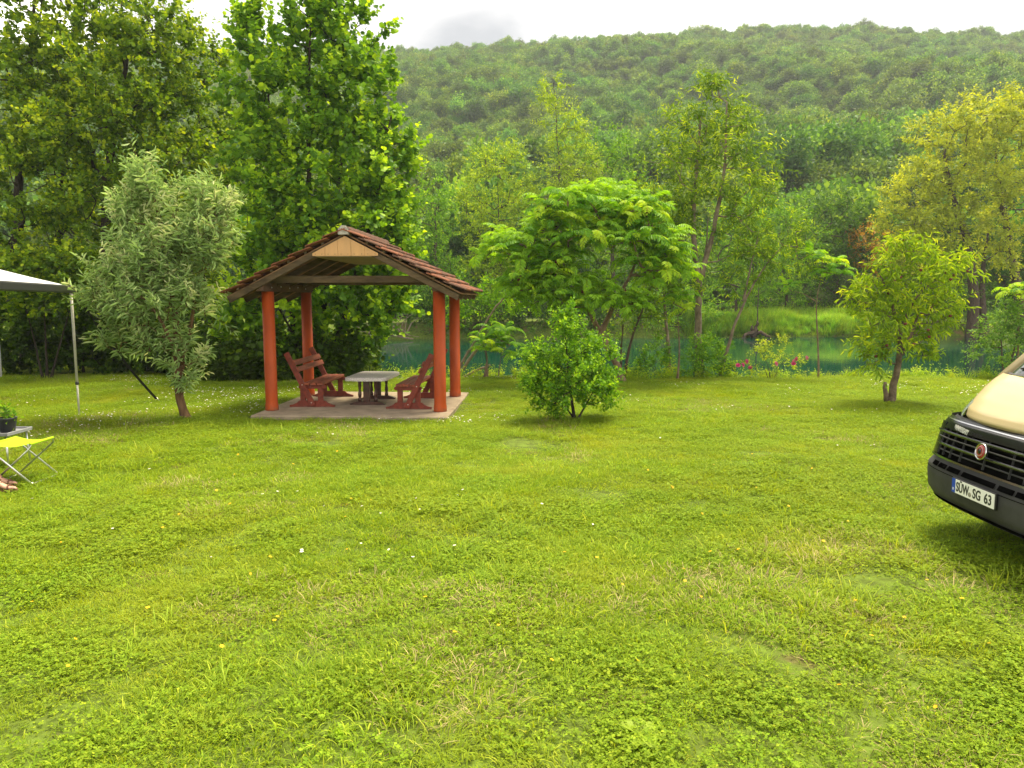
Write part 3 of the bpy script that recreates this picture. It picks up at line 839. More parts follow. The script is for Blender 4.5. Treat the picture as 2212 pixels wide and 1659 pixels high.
MB().lathe([(.09, .145), (.001, .155)], k=16).build('soil', M['soil'], PT)

skin = solid('skin', (.55, .30, .21), .5, .35, .06, 12)
M['sandal'] = solid('brown_sandal_leather', (.16, .07, .04), .6, .3, .2)
M['shirt'] = solid('navy_shirt_cloth', (.04, .06, .12), .85, .2, .1)
M['shorts'] = solid('beige_shorts_cloth', (.35, .30, .22), .85, .2, .1)
M['hair'] = solid('brown_hair', (.07, .045, .025), .7, .3, .3, 40)
M['canvas'] = solid('dark_chair_canvas', (.035, .04, .045), .8, .2, .1)
def skinned(name, joints, edges, mat, parent, root=0):
    """one continuous figure grown over a skeleton: joints = {key: (pos, rx, ry)}"""
    keys = list(joints)
    me = bpy.data.meshes.new(name)
    me.from_pydata([joints[k][0] for k in keys], [(keys.index(a_), keys.index(b_)) for a_, b_ in edges], [])
    me.update()
    o = link(bpy.data.objects.new(name, me), parent)
    md = o.modifiers.new('skin', 'SKIN'); md.use_smooth_shade = True; md.branch_smoothing = .6
    for i, k in enumerate(keys):
        sv_ = me.skin_vertices[0].data[i]
        sv_.radius = (joints[k][1], joints[k][2] if len(joints[k]) > 2 else joints[k][1])
        sv_.use_root = (i == root)
    sb = o.modifiers.new('sub', 'SUBSURF'); sb.levels = 2; sb.render_levels = 2
    me.materials.append(mat)
    return o
PX, PY = -5.39, 7.62
PE = empty('person', (PX - .42, PY, 0)); tag(PE, 'person in brown sandals seated at the left edge, only a foot and shin showing', 'person')
def leg(n_, y, dx=0.0):
    X = .42 + dx
    return {'hip' + n_: ((-.02, y, .50), .085), 'knee' + n_: ((X - .05, y, .50), .060), 'calf' + n_: ((X - .06, y, .34), .055), 'ankle' + n_: ((X - .02, y, .10), .036),
            'heel' + n_: ((X - .035, y, .045), .034), 'ball' + n_: ((X + .10, y, .045), .038, .022), 'toe' + n_: ((X + .19, y - .005, .035), .030, .014)}
J = {'pelvis': ((-.08, .10, .52), .12, .13)}
J.update(leg('R', 0.0)); J.update(leg('L', .22, -.14))
J.update({'belly': ((-.12, .10, .70), .12, .13), 'chest': ((-.16, .10, .95), .12, .15), 'neck': ((-.15, .10, 1.12), .05), 'headb': ((-.12, .10, 1.21), .065), 'headt': ((-.11, .10, 1.33), .075),
          'shR': ((-.16, -.08, 1.05), .055), 'elR': ((-.06, -.14, .80), .042), 'wrR': ((.14, -.06, .63), .030), 'haR': ((.22, -.03, .60), .035, .02),
          'shL': ((-.16, .28, 1.05), .055), 'elL': ((-.06, .34, .80), .042), 'wrL': ((.14, .27, .63), .030), 'haL': ((.22, .24, .60), .035, .02)})
ED = [('pelvis', 'hipR'), ('pelvis', 'hipL'), ('pelvis', 'belly'), ('belly', 'chest'), ('chest', 'neck'), ('neck', 'headb'), ('headb', 'headt'), ('chest', 'shR'), ('shR', 'elR'), ('elR', 'wrR'), ('wrR', 'haR'), ('chest', 'shL'), ('shL', 'elL'), ('elL', 'wrL'), ('wrL', 'haL')]
for s in 'RL':
    ED += [('hip' + s, 'knee' + s), ('knee' + s, 'calf' + s), ('calf' + s, 'ankle' + s), ('ankle' + s, 'heel' + s), ('ankle' + s, 'ball' + s), ('ball' + s, 'toe' + s)]
skinned('body', J, ED, skin, PE)
for y, dx in ((0.0, 0.0), (.22, -.14)):
    X = .42 + dx
    sd = MB().prism([(X - .075, y - .038), (X + .04, y - .036), (X + .14, y - .05), (X + .21, y - .035), (X + .225, y), (X + .20, y + .032), (X + .13, y + .046), (X + .03, y + .034), (X - .075, y + .036), (X - .095, y)], 'z', .006, .028).build('sandal', M['sandal'], PE)
    for xx, h in ((.14, .075), (.06, .095)):
        MB().tube([(X + xx, y - .044, .025), (X + xx - .01, y - .028, h * .8), (X + xx - .012, y, h), (X + xx - .01, y + .028, h * .8), (X + xx, y + .044, .025)], .008, 6).build('strap', M['sandal'], sd)
    for k in range(5):
        yy = y - .030 + k * .0145; xl_ = (.235, .228, .22, .21, .196)[k] - .02
        MB().tube([(X + xl_ - .045, yy, .042), (X + xl_ - .01, yy, .044), (X + xl_ + .008, yy, .036)], [.010, .0095 - .0008 * k, .005], 8).build('toe', skin, PE)
skinned('shirt', {'a': ((-.10, .10, .56), .145, .15), 'b': ((-.12, .10, .72), .145, .15), 'c': ((-.16, .10, .96), .14, .165), 'd': ((-.155, .10, 1.08), .075), 'e': ((-.16, -.09, 1.05), .072), 'f': ((-.11, -.125, .90), .06), 'g': ((-.16, .29, 1.05), .072), 'h': ((-.11, .325, .90), .06)},
        [('a', 'b'), ('b', 'c'), ('c', 'd'), ('c', 'e'), ('e', 'f'), ('c', 'g'), ('g', 'h')], M['shirt'], PE)
skinned('shorts', {'a': ((-.09, .10, .54), .14, .15), 'b': ((-.02, 0, .505), .105), 'c': ((.20, 0, .505), .09), 'd': ((-.02, .22, .505), .105), 'e': ((.12, .22, .505), .09)},
        [('a', 'b'), ('b', 'c'), ('a', 'd'), ('d', 'e')], M['shorts'], PE)
hr = MB(); hr.grid(lambda u, v: (-.125 + .092 * math.sin(v * 1.9) * math.cos(u * 2 * math.pi) - .012, .10 + .088 * math.sin(v * 1.9) * math.sin(u * 2 * math.pi), 1.295 + .125 * math.cos(v * 1.9) - (.02 if math.cos(u * 2 * math.pi) < 0 else -.03) * v), 20, 8)
hr.build('hair', M['hair'], PE)
fc = MB(); fc.add([(-.035, .085, 1.27), (-.035, .115, 1.27), (-.038, .10, 1.31), (-.012, .10, 1.262)], [(0, 1, 3), (1, 2, 3), (2, 0, 3)]); fc.build('nose', skin, PE)
for yy in (.07, .13): MB().lathe([(.001, -.008), (.008, -.004), (.009, .002), (.001, .008)], (-.046, yy, 1.305), 8).build('eye', M['hair'], PE)
MB().tube([(-.040, .075, 1.225), (-.034, .10, 1.222), (-.040, .125, 1.225)], .006, 6).build('mouth', M['sandal'], PE)
for yy in (.02, .18): MB().tube([(-.11, yy, 1.26), (-.115, yy + (yy - .1) * .12, 1.29), (-.11, yy, 1.315)], [.008, .014, .01], 6).build('ear', skin, PE)
CH = empty('camping_chair', (PX - .50, PY + .10, 0)); tag(CH, 'dark canvas camping chair under the seated person at the left edge', 'chair')
MB().grid(lambda u, v: (-.26 + .50 * u, -.25 + .5 * v, .385 - .03 * math.sin(math.pi * u) * math.sin(math.pi * v)), 8, 8).build('seat', M['canvas'], CH)
MB().grid(lambda u, v: (-.27 - .14 * u, -.25 + .5 * v, .40 + .55 * u), 6, 8).build('backrest', M['canvas'], CH)
for y in (-.26, .26):
    MB().tube([(-.42, y, .97), (-.22, y, .38), (.20, y, 0)], .012, 8).build('leg', M['aluminium'], CH)
    MB().tube([(.24, y, .39), (-.26, y, 0)], .012, 8).build('leg', M['aluminium'], CH)
    MB().bar((-.33, y, .60), (.10, y, .60), .04, .02).build('armrest', M['anthracite'], CH)

# ------------------------------------------------------------------ trees and shrubs
# (trunk paths with base radius, crown lobes: centre x y z, radii x y z, shoots), metres
SPEC = {
'alder_a': ([([(-14.04,21.5,0.35),(-14.09,21.5,1.02),(-14.23,21.5,2.08),(-14.04,21.7,5.22),(-13.66,21.8,7.79),(-13.34,21.9,10.31)],0.19)],
  [(-13.34,21.5,9.43,1.47,1.6,1.54,40),(-13.82,21.2,7.26,1.58,1.7,1.66,45),(-12.87,20.9,5.35,1.43,1.7,1.5,45),(-14.05,21.0,4.12,1.31,1.5,1.23,25),(-12.91,21.9,8.07,1.22,1.4,1.29,25),(-13.61,21.2,3.11,1.19,1.2,0.83,14)]),
'alder_b': ([([(-13.46,22.5,0.21),(-13.54,22.5,1.05),(-13.64,22.5,2.09),(-13.38,22.5,4.67),(-12.92,22.5,7.32),(-12.62,22.5,9.9)],0.17)],
  [(-12.46,22.5,10.28,1.68,1.7,1.32,40),(-12.19,22.3,8.56,1.66,1.7,1.6,40),(-12.76,22.1,6.19,1.37,1.6,1.59,35),(-11.95,21.9,4.6,1.09,1.4,1.29,25),(-12.64,22.5,11.54,1.26,1.3,1.03,18)]),
'alder_c': ([([(-11.21,21,0.26),(-11.27,21,1.3),(-11.3,21,2.59),(-11.25,21.1,5.13),(-10.9,21.2,7.01),(-10.32,21.2,9.32)],0.2)],
  [(-10.15,21,9.49,1.17,1.5,1.1,36),(-10.4,20.8,7.76,1.55,1.7,1.36,48),(-9.63,20.6,6.39,1.54,1.7,1.34,46),(-11.07,20.5,6.25,1.4,1.6,1.2,36),(-9.12,20.7,5.07,1.16,1.4,1.22,30),(-10.38,20.4,4.54,1.39,1.5,1.07,34),(-9.54,21.2,8.72,1.05,1.2,0.97,24),(-8.86,21.1,3.62,0.79,1.1,1.1,16)]),
'alder_d': ([([(-9.58,23.5,0.05),(-9.56,23.5,2.66),(-9.5,23.5,5.49),(-9.58,23.5,8.24)],0.13)],
  [(-9.55,23.5,8.91,0.91,1.3,1.15,24),(-9.84,23.5,7.28,1.31,1.5,1.38,32),(-9.2,23.3,5.74,1.23,1.4,1.37,30),(-9.46,23.2,3.78,1.3,1.4,1.36,28),(-9.07,23.1,2.09,1.15,1.2,1.21,18)]),
'hazel': ([([(-5.55,19.4,0.15),(-5.73,19.5,1.95),(-6.14,19.6,4.91),(-6.24,19.7,7.8)],0.09),([(-5.34,19.7,0.1),(-5.28,19.6,2.55),(-5.16,19.4,6.02),(-5.01,19.4,8.92)],0.11),([(-5.01,19.3,0.16),(-4.79,19.4,2.55),(-4.32,19.5,5.47),(-3.93,19.6,8.77)],0.1),([(-4.87,19.6,0.09),(-4.27,19.4,1.95),(-3.48,19.3,4.29),(-3.04,19.4,6.59)],0.08),([(-5.32,19.1,0.18),(-5.66,18.8,1.49),(-6.25,18.6,2.53)],0.05)],
  [(-6.02,19.6,8.33,0.88,1.0,0.9,30),(-4.9,19.4,8.7,0.94,1.1,1.01,34),(-3.97,19.6,8.66,0.73,0.9,1.15,26),(-5.66,19.4,6.81,1.45,1.4,1.27,52),(-4.03,19.4,6.93,1.21,1.3,1.27,50),(-6.47,19.6,5.72,0.97,1.2,1.41,34),(-4.7,19.1,5.18,1.78,1.6,1.37,70),(-3.24,19.4,5.34,0.72,1.0,1.27,30),(-5.9,19.1,3.93,1.42,1.5,1.25,54),(-4.0,18.9,3.68,1.47,1.6,1.23,62),(-3.02,19.2,3.01,0.57,0.9,1.13,22),(-6.46,19.2,2.43,1.07,1.2,1.13,36),(-4.87,19.0,2.3,1.54,1.5,1.12,56),(-3.32,18.8,1.84,0.82,1.0,0.74,24),(-6.61,19.5,1.11,0.97,1.1,0.76,24),(-4.96,19.2,0.95,1.07,1.1,0.69,28)]),
'buddleia': ([([(-5.52,12.5,-0.02),(-5.63,12.5,0.26),(-5.66,12.5,0.81),(-5.59,12.5,1.59),(-5.78,12.6,2.51),(-5.91,12.6,3.65)],0.075),([(-5.63,12.5,0.65),(-5.54,12.6,1.11),(-5.3,12.6,2.05),(-5.05,12.6,3.12)],0.05),([(-5.64,12.5,0.96),(-5.62,12.3,1.36),(-5.85,12.2,1.9),(-6.35,12.2,2.34)],0.035)],
  [(-5.9,12.5,3.67,0.28,0.35,0.46,26),(-6.23,12.5,3.22,0.28,0.35,0.38,18),(-5.0,12.6,3.46,0.28,0.35,0.43,24),(-5.44,12.5,3.03,0.36,0.45,0.42,24),(-5.87,12.4,2.61,0.57,0.6,0.42,34),(-5.11,12.5,2.66,0.39,0.45,0.42,22),(-6.45,12.4,2.43,0.34,0.4,0.29,17),(-6.78,12.4,2.05,0.25,0.3,0.24,11),(-5.9,12.3,1.9,0.61,0.6,0.37,30),(-5.22,12.4,1.93,0.31,0.4,0.31,13),(-6.39,12.4,1.59,0.35,0.4,0.28,13),(-6.6,12.4,1.24,0.22,0.25,0.18,6),(-5.88,12.35,1.28,0.32,0.35,0.24,10),(-5.41,12.4,1.05,0.25,0.25,0.28,9),(-4.71,12.6,3.12,0.16,0.25,0.28,6),(-5.54,12.45,0.58,0.14,0.15,0.16,4)]),
'viburnum': ([([(1.05,12.2,-0.03),(0.99,12.2,0.3),(0.93,12.2,0.76),(0.88,12.2,1.29)],0.032),([(1.08,12.25,-0.04),(0.84,12.25,0.31),(0.53,12.3,0.52)],0.018),([(1.04,12.15,-0.02),(1.29,12.2,0.38),(1.48,12.2,0.76)],0.02)],
  [(0.9,12.2,1.14,0.47,0.5,0.41,40),(0.56,12.2,0.84,0.44,0.5,0.38,34),(1.36,12.2,0.91,0.39,0.5,0.45,36),(0.94,12.1,0.62,0.79,0.8,0.38,60),(0.49,12.2,0.49,0.36,0.4,0.27,18),(1.48,12.2,0.53,0.32,0.4,0.29,18),(0.9,12.2,1.6,0.24,0.25,0.25,14),(0.91,12.15,0.29,0.45,0.45,0.17,16)]),
'ash': ([([(5.07,19.6,0.13),(4.9,19.6,0.8),(4.87,19.6,1.47),(4.89,19.6,2.07),(4.92,19.6,2.55),(4.69,19.6,3.27),(4.72,19.7,4.69),(4.84,19.7,6.66)],0.12),([(4.92,19.6,2.55),(5.04,19.6,3.03),(5.23,19.5,3.97),(5.45,19.5,5.36),(5.43,19.5,6.95)],0.075),([(4.92,19.6,2.55),(5.08,19.7,3.27),(5.12,19.8,4.11)],0.04)],
  [(5.15,19.6,7.26,0.32,0.4,0.43,12),(4.53,19.6,6.46,0.49,0.6,0.43,16),(5.73,19.6,6.5,0.51,0.6,0.46,17),(4.14,19.9,5.6,0.77,0.9,0.57,22),(5.29,19.5,5.7,0.8,0.9,0.59,24),(6.34,19.6,5.32,0.44,0.6,0.61,13),(3.82,20.0,4.49,0.77,0.9,0.55,20),(4.76,19.4,4.65,0.8,0.9,0.58,22),(5.95,19.6,4.44,0.73,0.8,0.56,18),(4.49,19.9,3.71,0.57,0.8,0.39,11),(5.87,19.4,3.43,0.68,0.7,0.33,10),(3.52,19.9,3.71,0.45,0.6,0.52,9)]),
'birchlike': ([([(4.14,19.3,0.22),(4.05,19.3,0.88),(3.97,19.3,1.48),(3.87,19.3,2.55),(3.93,19.3,3.95)],0.06)],
  [(3.86,19.3,3.01,0.5,0.6,0.76,16),(4.01,19.4,3.96,0.48,0.6,0.76,16),(4.33,19.3,2.31,0.43,0.5,0.55,12),(3.5,19.3,2.07,0.36,0.5,0.58,8)]),
'leaner': ([([(5.29,19.0,0.31),(5.55,19.0,0.96),(5.72,19.0,1.49),(5.84,18.9,1.96),(6.21,18.9,2.65),(6.73,18.8,3.33)],0.055),([(5.84,18.9,1.96),(5.98,19.0,2.65),(6.2,19.0,3.69)],0.03)],
  [(6.23,19.0,3.0,0.71,0.7,0.64,22),(6.75,18.9,3.56,0.68,0.7,0.54,18),(5.99,19.1,4.04,0.64,0.7,0.6,16),(7.39,19.0,3.17,0.5,0.5,0.4,9),(5.78,19.0,2.42,0.4,0.4,0.37,8)]),
'thin_shrub': ([([(2.86,18.9,0.05),(2.9,18.9,0.55),(3.07,18.9,1.26),(3.38,18.9,1.84),(3.54,18.9,2.42)],0.045),([(2.8,18.9,0.05),(2.73,18.9,0.67),(2.84,18.9,1.37),(2.87,18.9,2.07)],0.03)],
  [(3.37,18.9,1.9,0.47,0.5,0.49,16),(2.85,18.9,1.72,0.47,0.5,0.54,16),(2.65,19.0,0.9,0.35,0.4,0.45,8),(3.76,19.0,1.37,0.33,0.4,0.42,8)]),
'peach': ([([(7.22,14.1,-0.02),(7.24,14.1,0.21),(7.31,14.1,0.65),(7.38,14.1,0.96),(7.33,14.1,1.4),(7.13,14.1,1.97),(6.89,14.1,2.48)],0.075),([(7.38,14.1,0.96),(7.73,14.2,1.62),(7.73,14.2,2.4)],0.04),([(7.33,14.1,1.4),(7.51,14.0,2.05),(8.04,14.0,2.48)],0.03)],
  [(7.42,14.1,2.91,0.44,0.5,0.29,20),(6.94,14.1,2.36,0.42,0.5,0.31,20),(7.76,14.1,2.4,0.54,0.6,0.37,24),(7.01,14.0,1.71,0.49,0.6,0.31,20),(7.9,14.1,1.81,0.39,0.5,0.31,16),(8.4,14.1,2.59,0.37,0.3,0.18,9),(6.82,14.0,1.15,0.31,0.4,0.26,12),(7.7,14.1,1.31,0.4,0.5,0.26,14),(6.54,14.1,2.12,0.21,0.3,0.24,7),(8.24,14.1,1.97,0.19,0.3,0.18,6),(6.81,14.1,0.79,0.18,0.3,0.15,5),(7.8,14.1,0.99,0.19,0.3,0.15,5),(7.44,14.2,2.14,0.35,0.5,0.37,10)]),
'willow': ([([(30.8,50,-0.52),(30.87,50,1.58),(30.45,50,4.63),(29.02,50,8.53),(28.21,50,11.49)],0.42),([(35.03,51,-0.57),(34.23,51,2.82),(33.12,51,7.14),(32.17,51,11.68)],0.4),([(31.64,50,-0.52),(31.52,50.5,3.43),(31.76,50.5,6.48)],0.3)],
  [(30.79,50,13.54,2.49,2.6,2.02,48),(28.48,50,12.08,2.86,2.8,2.15,54),(32.68,50,12.37,2.49,2.6,2.61,44),(27.14,50,9.42,2.61,2.6,2.02,48),(29.87,49.5,9.35,2.95,2.8,2.13,50),(33.27,50,8.53,2.18,2.6,2.61,36),(26.22,50,7.04,2.05,2.2,1.7,34),(28.87,49.5,6.39,2.77,2.6,1.81,40),(32.28,50,5.54,2.05,2.2,1.83,26),(25.57,50,5.08,1.43,1.6,1.24,16),(32.86,50,13.97,1.55,2,1.31,22),(28.07,50,4.32,1.86,2,1.24,16)]),
'far_a': ([([(-4.8,48,-0.63),(-4.85,48,3.36),(-4.85,48,7.7)],0.2)],
  [(-4.85,48,7.99,1.61,2,1.94,36),(-4.74,48,5.1,2.03,2.2,2.26,44),(-5.36,48,2.48,1.79,2,2.0,34),(-3.58,48,2.18,1.49,1.8,1.88,26)]),
'far_b': ([([(-0.65,50,-0.74),(-0.74,50,4.63),(-0.94,50,10.02)],0.09)],
  [(-0.85,50,10.61,1.62,2,1.89,34),(-1.86,50,7.94,1.93,2.2,2.15,40),(0.27,50,7.64,2.11,2.2,2.28,42),(-1.41,50,4.63,2.3,2.4,2.35,42),(0.43,50,3.72,1.86,2,2.61,30),(-1.73,50,1.58,1.86,2,1.63,20)]),
'far_c': ([([(3.51,50.5,-0.77),(3.38,50.5,4.65),(3.01,50.5,12.47),(2.69,50.5,15.99)],0.09)],
  [(2.54,50.5,15.26,0.69,1,1.19,12),(3.31,50.5,13.06,1.44,1.5,1.52,26),(3.79,50.5,10.69,2.26,2,1.98,40),(2.58,50.5,8.6,2.07,2,1.98,36),(4.44,50.5,7.39,2.26,2.2,2.31,36),(3.23,50.5,4.04,2.32,2.2,2.5,36)]),
'far_d': ([([(7.38,53,-0.91),(7.14,53,3.5),(6.72,53,9.87)],0.2)],
  [(6.53,53,12.06,1.78,2,1.94,34),(7.7,53,9.24,2.17,2.2,2.28,40),(6.29,53,6.71,2.17,2.2,2.28,34),(7.95,53,4.14,2.17,2.2,2.77,34)]),
'far_e': ([([(10.54,54,-0.96),(10.27,54,3.52)],0.2)],
  [(10.03,54,6.79,1.88,2.2,2.33,34),(10.77,54,3.52,2.01,2,2.47,30),(12.07,54,4.84,1.68,2,2.11,24)]),
'far_f': ([([(15.56,52,-0.37),(15.51,52,2.83)],0.16)],
  [(15.36,52,7.24,1.94,2,1.7,30),(14.49,52,4.73,1.94,2,1.83,30),(17.06,52,4.42,1.87,2,1.97,32),(15.86,52,2.2,2.13,1.8,1.36,24)]),
'far_g': ([([(20.27,55,-0.33),(20.11,55,3.55)],0.2)],
  [(19.59,55,7.87,2.12,2.2,2.01,38),(21.21,55,5.56,1.98,2,2.08,34),(19.08,55,3.89,1.91,2,2.15,28),(20.84,55,2.21,2.19,1.8,1.29,22)]),
'far_h': ([([(24.97,57,-0.42),(24.77,57,3.61)],0.22)],
  [(24.11,57,8.6,2.13,2.2,1.93,38),(25.61,57,6.37,2.13,2.2,2.08,36),(23.58,57,5.0,1.84,2,2.08,30),(25.44,57,2.91,2.34,2,1.79,30),(22.99,57,2.57,1.56,1.6,1.26,16)]),
'far_i': ([([(26.73,56,0.14),(26.47,56,3.58)],0.1)],
  [(26.26,56,6.3,1.18,1.4,1.32,22),(26.81,56,4.26,1.25,1.4,1.61,22)]),
'far_j': ([([(40.37,60,-0.73),(39.96,60,3.69)],0.25)],
  [(39.61,60,11.62,2.61,3,3.52,44),(40.42,60,5.88,2.61,3,3.52,40),(37.45,60,3.69,2.61,2.4,2.74,30)]),
'far_k': ([([(27.84,51,-0.48),(27.77,51,0.62)],0.08)],
  [(27.67,51,2.19,1.78,1.8,1.6,30),(26.3,51,1.41,1.39,1.5,1.26,20),(29.75,51,1.72,1.71,1.8,1.66,28),(31.65,51,1.57,1.39,1.5,1.66,20)]),
'far_l': ([([(-7.91,47.5,-0.6),(-7.89,47.5,0.72)],0.09)],
  [(-7.8,47.5,2.18,1.54,1.6,1.55,30),(-6.05,47.5,1.3,1.3,1.4,1.24,22),(-9.27,47.5,1.89,1.36,1.5,1.55,22)]),
'left_shrub': ([([(-11.68,18.6,0.23),(-11.65,18.6,0.92),(-11.62,18.6,1.96)],0.035),([(-11.77,18.6,0.23),(-11.96,18.6,1.15),(-12.12,18.6,2.07)],0.03),([(-11.59,18.6,0.23),(-11.21,18.6,1.15),(-10.86,18.6,2.07)],0.03)],
  [(-11.97,18.6,2.64,0.6,0.7,0.53,26),(-11.15,18.6,2.86,0.69,0.8,0.61,32),(-10.72,18.6,2.41,0.53,0.6,0.49,18),(-11.56,18.6,1.96,0.97,0.8,0.44,26)]),
'right_shrub': ([([(12.55,18.9,-0.02),(12.46,18.9,0.67),(12.35,18.9,1.37)],0.03),([(12.63,18.9,-0.02),(12.75,18.9,0.67),(12.87,18.9,1.49)],0.03)],
  [(12.41,18.9,1.37,0.54,0.6,0.54,24),(12.91,18.9,0.9,0.59,0.7,0.74,30),(12.16,18.9,0.67,0.47,0.5,0.49,18),(12.79,18.9,1.72,0.47,0.5,0.42,16)]),
'bank_a': ([([(4.68,19.0,0.04),(4.64,19.0,0.54)],0.015)],
  [(4.54,19.0,0.54,0.52,0.45,0.5,30),(5.08,19.0,0.43,0.43,0.4,0.42,22)]),
'bank_b': ([([(3.71,19.2,0.02),(3.7,19.2,0.53)],0.015)],
  [(3.64,19.2,0.53,0.43,0.4,0.48,24),(3.34,19.2,0.29,0.26,0.3,0.3,12)]),
'bank_c': ([([(5.42,19.1,-0.0),(5.43,19.1,0.3)],0.012)],
  [(5.4,19.1,0.48,0.28,0.3,0.42,16),(5.21,19.1,0.89,0.24,0.3,0.35,8)]),
'bank_d': ([([(-0.46,20.5,0.04),(-0.84,20.5,1.32),(-0.96,20.5,2.08)],0.03)],
  [(-0.96,20.5,2.08,0.64,0.7,0.59,20),(-1.47,20.5,1.7,0.43,0.5,0.54,14),(-0.27,20.5,1.95,0.56,0.6,0.59,16)]),
'hedge_a': ([([(-13.57,20.2,0.07),(-13.52,20.2,1.08)],0.04)],
  [(-13.6,20.2,1.33,0.75,1.0,0.79,34),(-12.94,19.9,0.85,0.62,0.9,0.65,28),(-13.99,20.5,2.08,0.64,0.9,0.67,22),(-13.33,19.7,0.43,0.86,0.8,0.32,20)]),
'hedge_b': ([([(-11.79,20.4,0.05),(-11.75,20.4,1.07)],0.04)],
  [(-12.8,20.9,0.92,0.78,1.0,0.82,30),(-11.58,20.4,1.32,0.89,1.0,0.93,40),(-10.87,20.2,0.83,0.75,0.9,0.73,30),(-11.48,19.9,0.41,1.11,0.8,0.32,24),(-13.3,21.4,1.95,0.53,0.8,0.56,14)]),
'hedge_c': ([([(-9.19,20.0,0.09),(-9.16,20.0,1.09)],0.04)],
  [(-9.9,20.3,1.08,0.88,1.0,0.93,36),(-8.89,20.0,1.09,0.87,1.0,0.98,40),(-8.07,19.8,0.85,0.62,0.9,0.78,28),(-8.95,19.5,0.38,1.09,0.8,0.32,24),(-9.84,19.6,0.5,0.73,0.8,0.38,14)]),
'far_m': ([([(-3.15,47.8,-0.62),(-3.14,47.8,0.42)],0.09)],
  [(-4.02,47.8,1.01,1.37,1.6,1.43,26),(-2.54,47.8,1.3,1.49,1.6,1.75,30),(-0.92,47.8,1.01,1.37,1.6,1.43,24),(-5.21,47.8,0.42,1.19,1.4,0.94,14)]),
'far_n': ([([(2.84,48.6,-0.67),(2.83,48.6,0.39)],0.09)],
  [(0.72,48.6,1.14,1.51,1.6,1.59,28),(2.53,48.6,1.29,1.51,1.6,1.78,30),(4.63,48.6,1.14,1.69,1.6,1.78,30),(6.44,48.6,0.99,1.51,1.6,1.59,26)]),
'far_o': ([([(10.21,49.2,-0.7),(10.19,49.2,0.37)],0.09)],
  [(8.65,49.2,1.13,1.53,1.6,1.73,28),(10.47,49.2,1.28,1.53,1.6,1.8,30),(12.15,49.2,0.98,1.28,1.5,1.54,22)]),
'far_p': ([([(17.15,56,0.14),(17.12,56,0.84)],0.07)],
  [(15.7,56,1.87,1.74,1.6,1.32,20),(18.13,56,1.87,1.74,1.6,1.17,20),(20.55,56,1.8,1.6,1.5,1.1,16)]),
}


def nrm(a): return a / np.maximum(np.linalg.norm(a, axis=-1, keepdims=True), 1e-9)

LEAF = {
    # template (along, across, lift), faces
    'round': (np.array([(0, 0, 0), (.28, .40, .07), (.74, .43, .05), (1, 0, -.06), (.74, -.43, .05), (.28, -.40, .07), (.5, 0, -.02)]), np.array([(0, 6, 2, 1), (6, 3, 3, 2), (0, 5, 4, 6), (6, 4, 3, 3)])),
    'oval': (np.array([(0, 0, 0), (.45, .27, .05), (1, 0, -.05), (.45, -.27, .05)]), np.array([(0, 2, 1), (0, 3, 2)])),
    'lance': (np.array([(0, 0, 0), (.33, .105, .06), (.70, .09, .02), (1, 0, -.16), (.70, -.09, .02), (.33, -.105, .06)]), np.array([(0, 3, 2, 1), (0, 5, 4, 3)])),
    'quad': (np.array([(0, 0, 0), (.5, .38, .06), (1, 0, -.05), (.5, -.38, .06)]), np.array([(0, 2, 1), (0, 3, 2)])),
}
LEAF['narrow'] = (LEAF['lance'][0] * np.array([1, .78, 1.2]), LEAF['lance'][1])
LEAF['leaflet'] = (LEAF['lance'][0] * np.array([1, 1.35, 1]), LEAF['lance'][1])
LEAF['round'] = (LEAF['round'][0][:6], np.array([(0, 3, 2, 1), (0, 5, 4, 3)]))

def leaves(P, D, N, S, kind, rnd):
    """P positions, D leaf axis, N rough normal, S sizes -> vertex and face arrays"""
    T, F = LEAF[kind]
    D = nrm(D); A = nrm(np.cross(N, D)); Z = np.cross(D, A)
    V = P[:, None] + S[:, None, None] * (T[None, :, 0:1] * D[:, None] + T[None, :, 1:2] * A[:, None] + T[None, :, 2:3] * Z[:, None])
    k = len(T)
    Fo = (F[None] + (np.arange(len(P)) * k)[:, None, None]).reshape(-1, F.shape[1])
    return V.reshape(-1, 3), Fo, np.repeat(rnd, k)

def tubes(chains, k):
    Vs, Fs, base = [], [], 0
    ang_ = np.arange(k) * 2 * np.pi / k
    ca, sa = np.cos(ang_)[None, :, None], np.sin(ang_)[None, :, None]
    for pts, rad in chains:
        n_ = len(pts)
        t = np.gradient(pts, axis=0); t = nrm(t)
        ref = np.array([.83, .41, .19]) if abs(t[:, 2]).mean() > .5 else np.array([.11, .23, .96])
        u = nrm(np.cross(t, ref)); w = np.cross(t, u)
        V = pts[:, None] + (u[:, None] * ca + w[:, None] * sa) * rad[:, None, None]
        Vs.append(V.reshape(-1, 3))
        i = np.arange(n_ - 1)[:, None] * k; j = np.arange(k)[None]; j2 = (j + 1) % k
        Fs.append(np.stack([i + j, i + j2, i + k + j2, i + k + j], -1).reshape(-1, 4) + base)
        base += n_ * k
    return np.concatenate(Vs), np.concatenate(Fs)

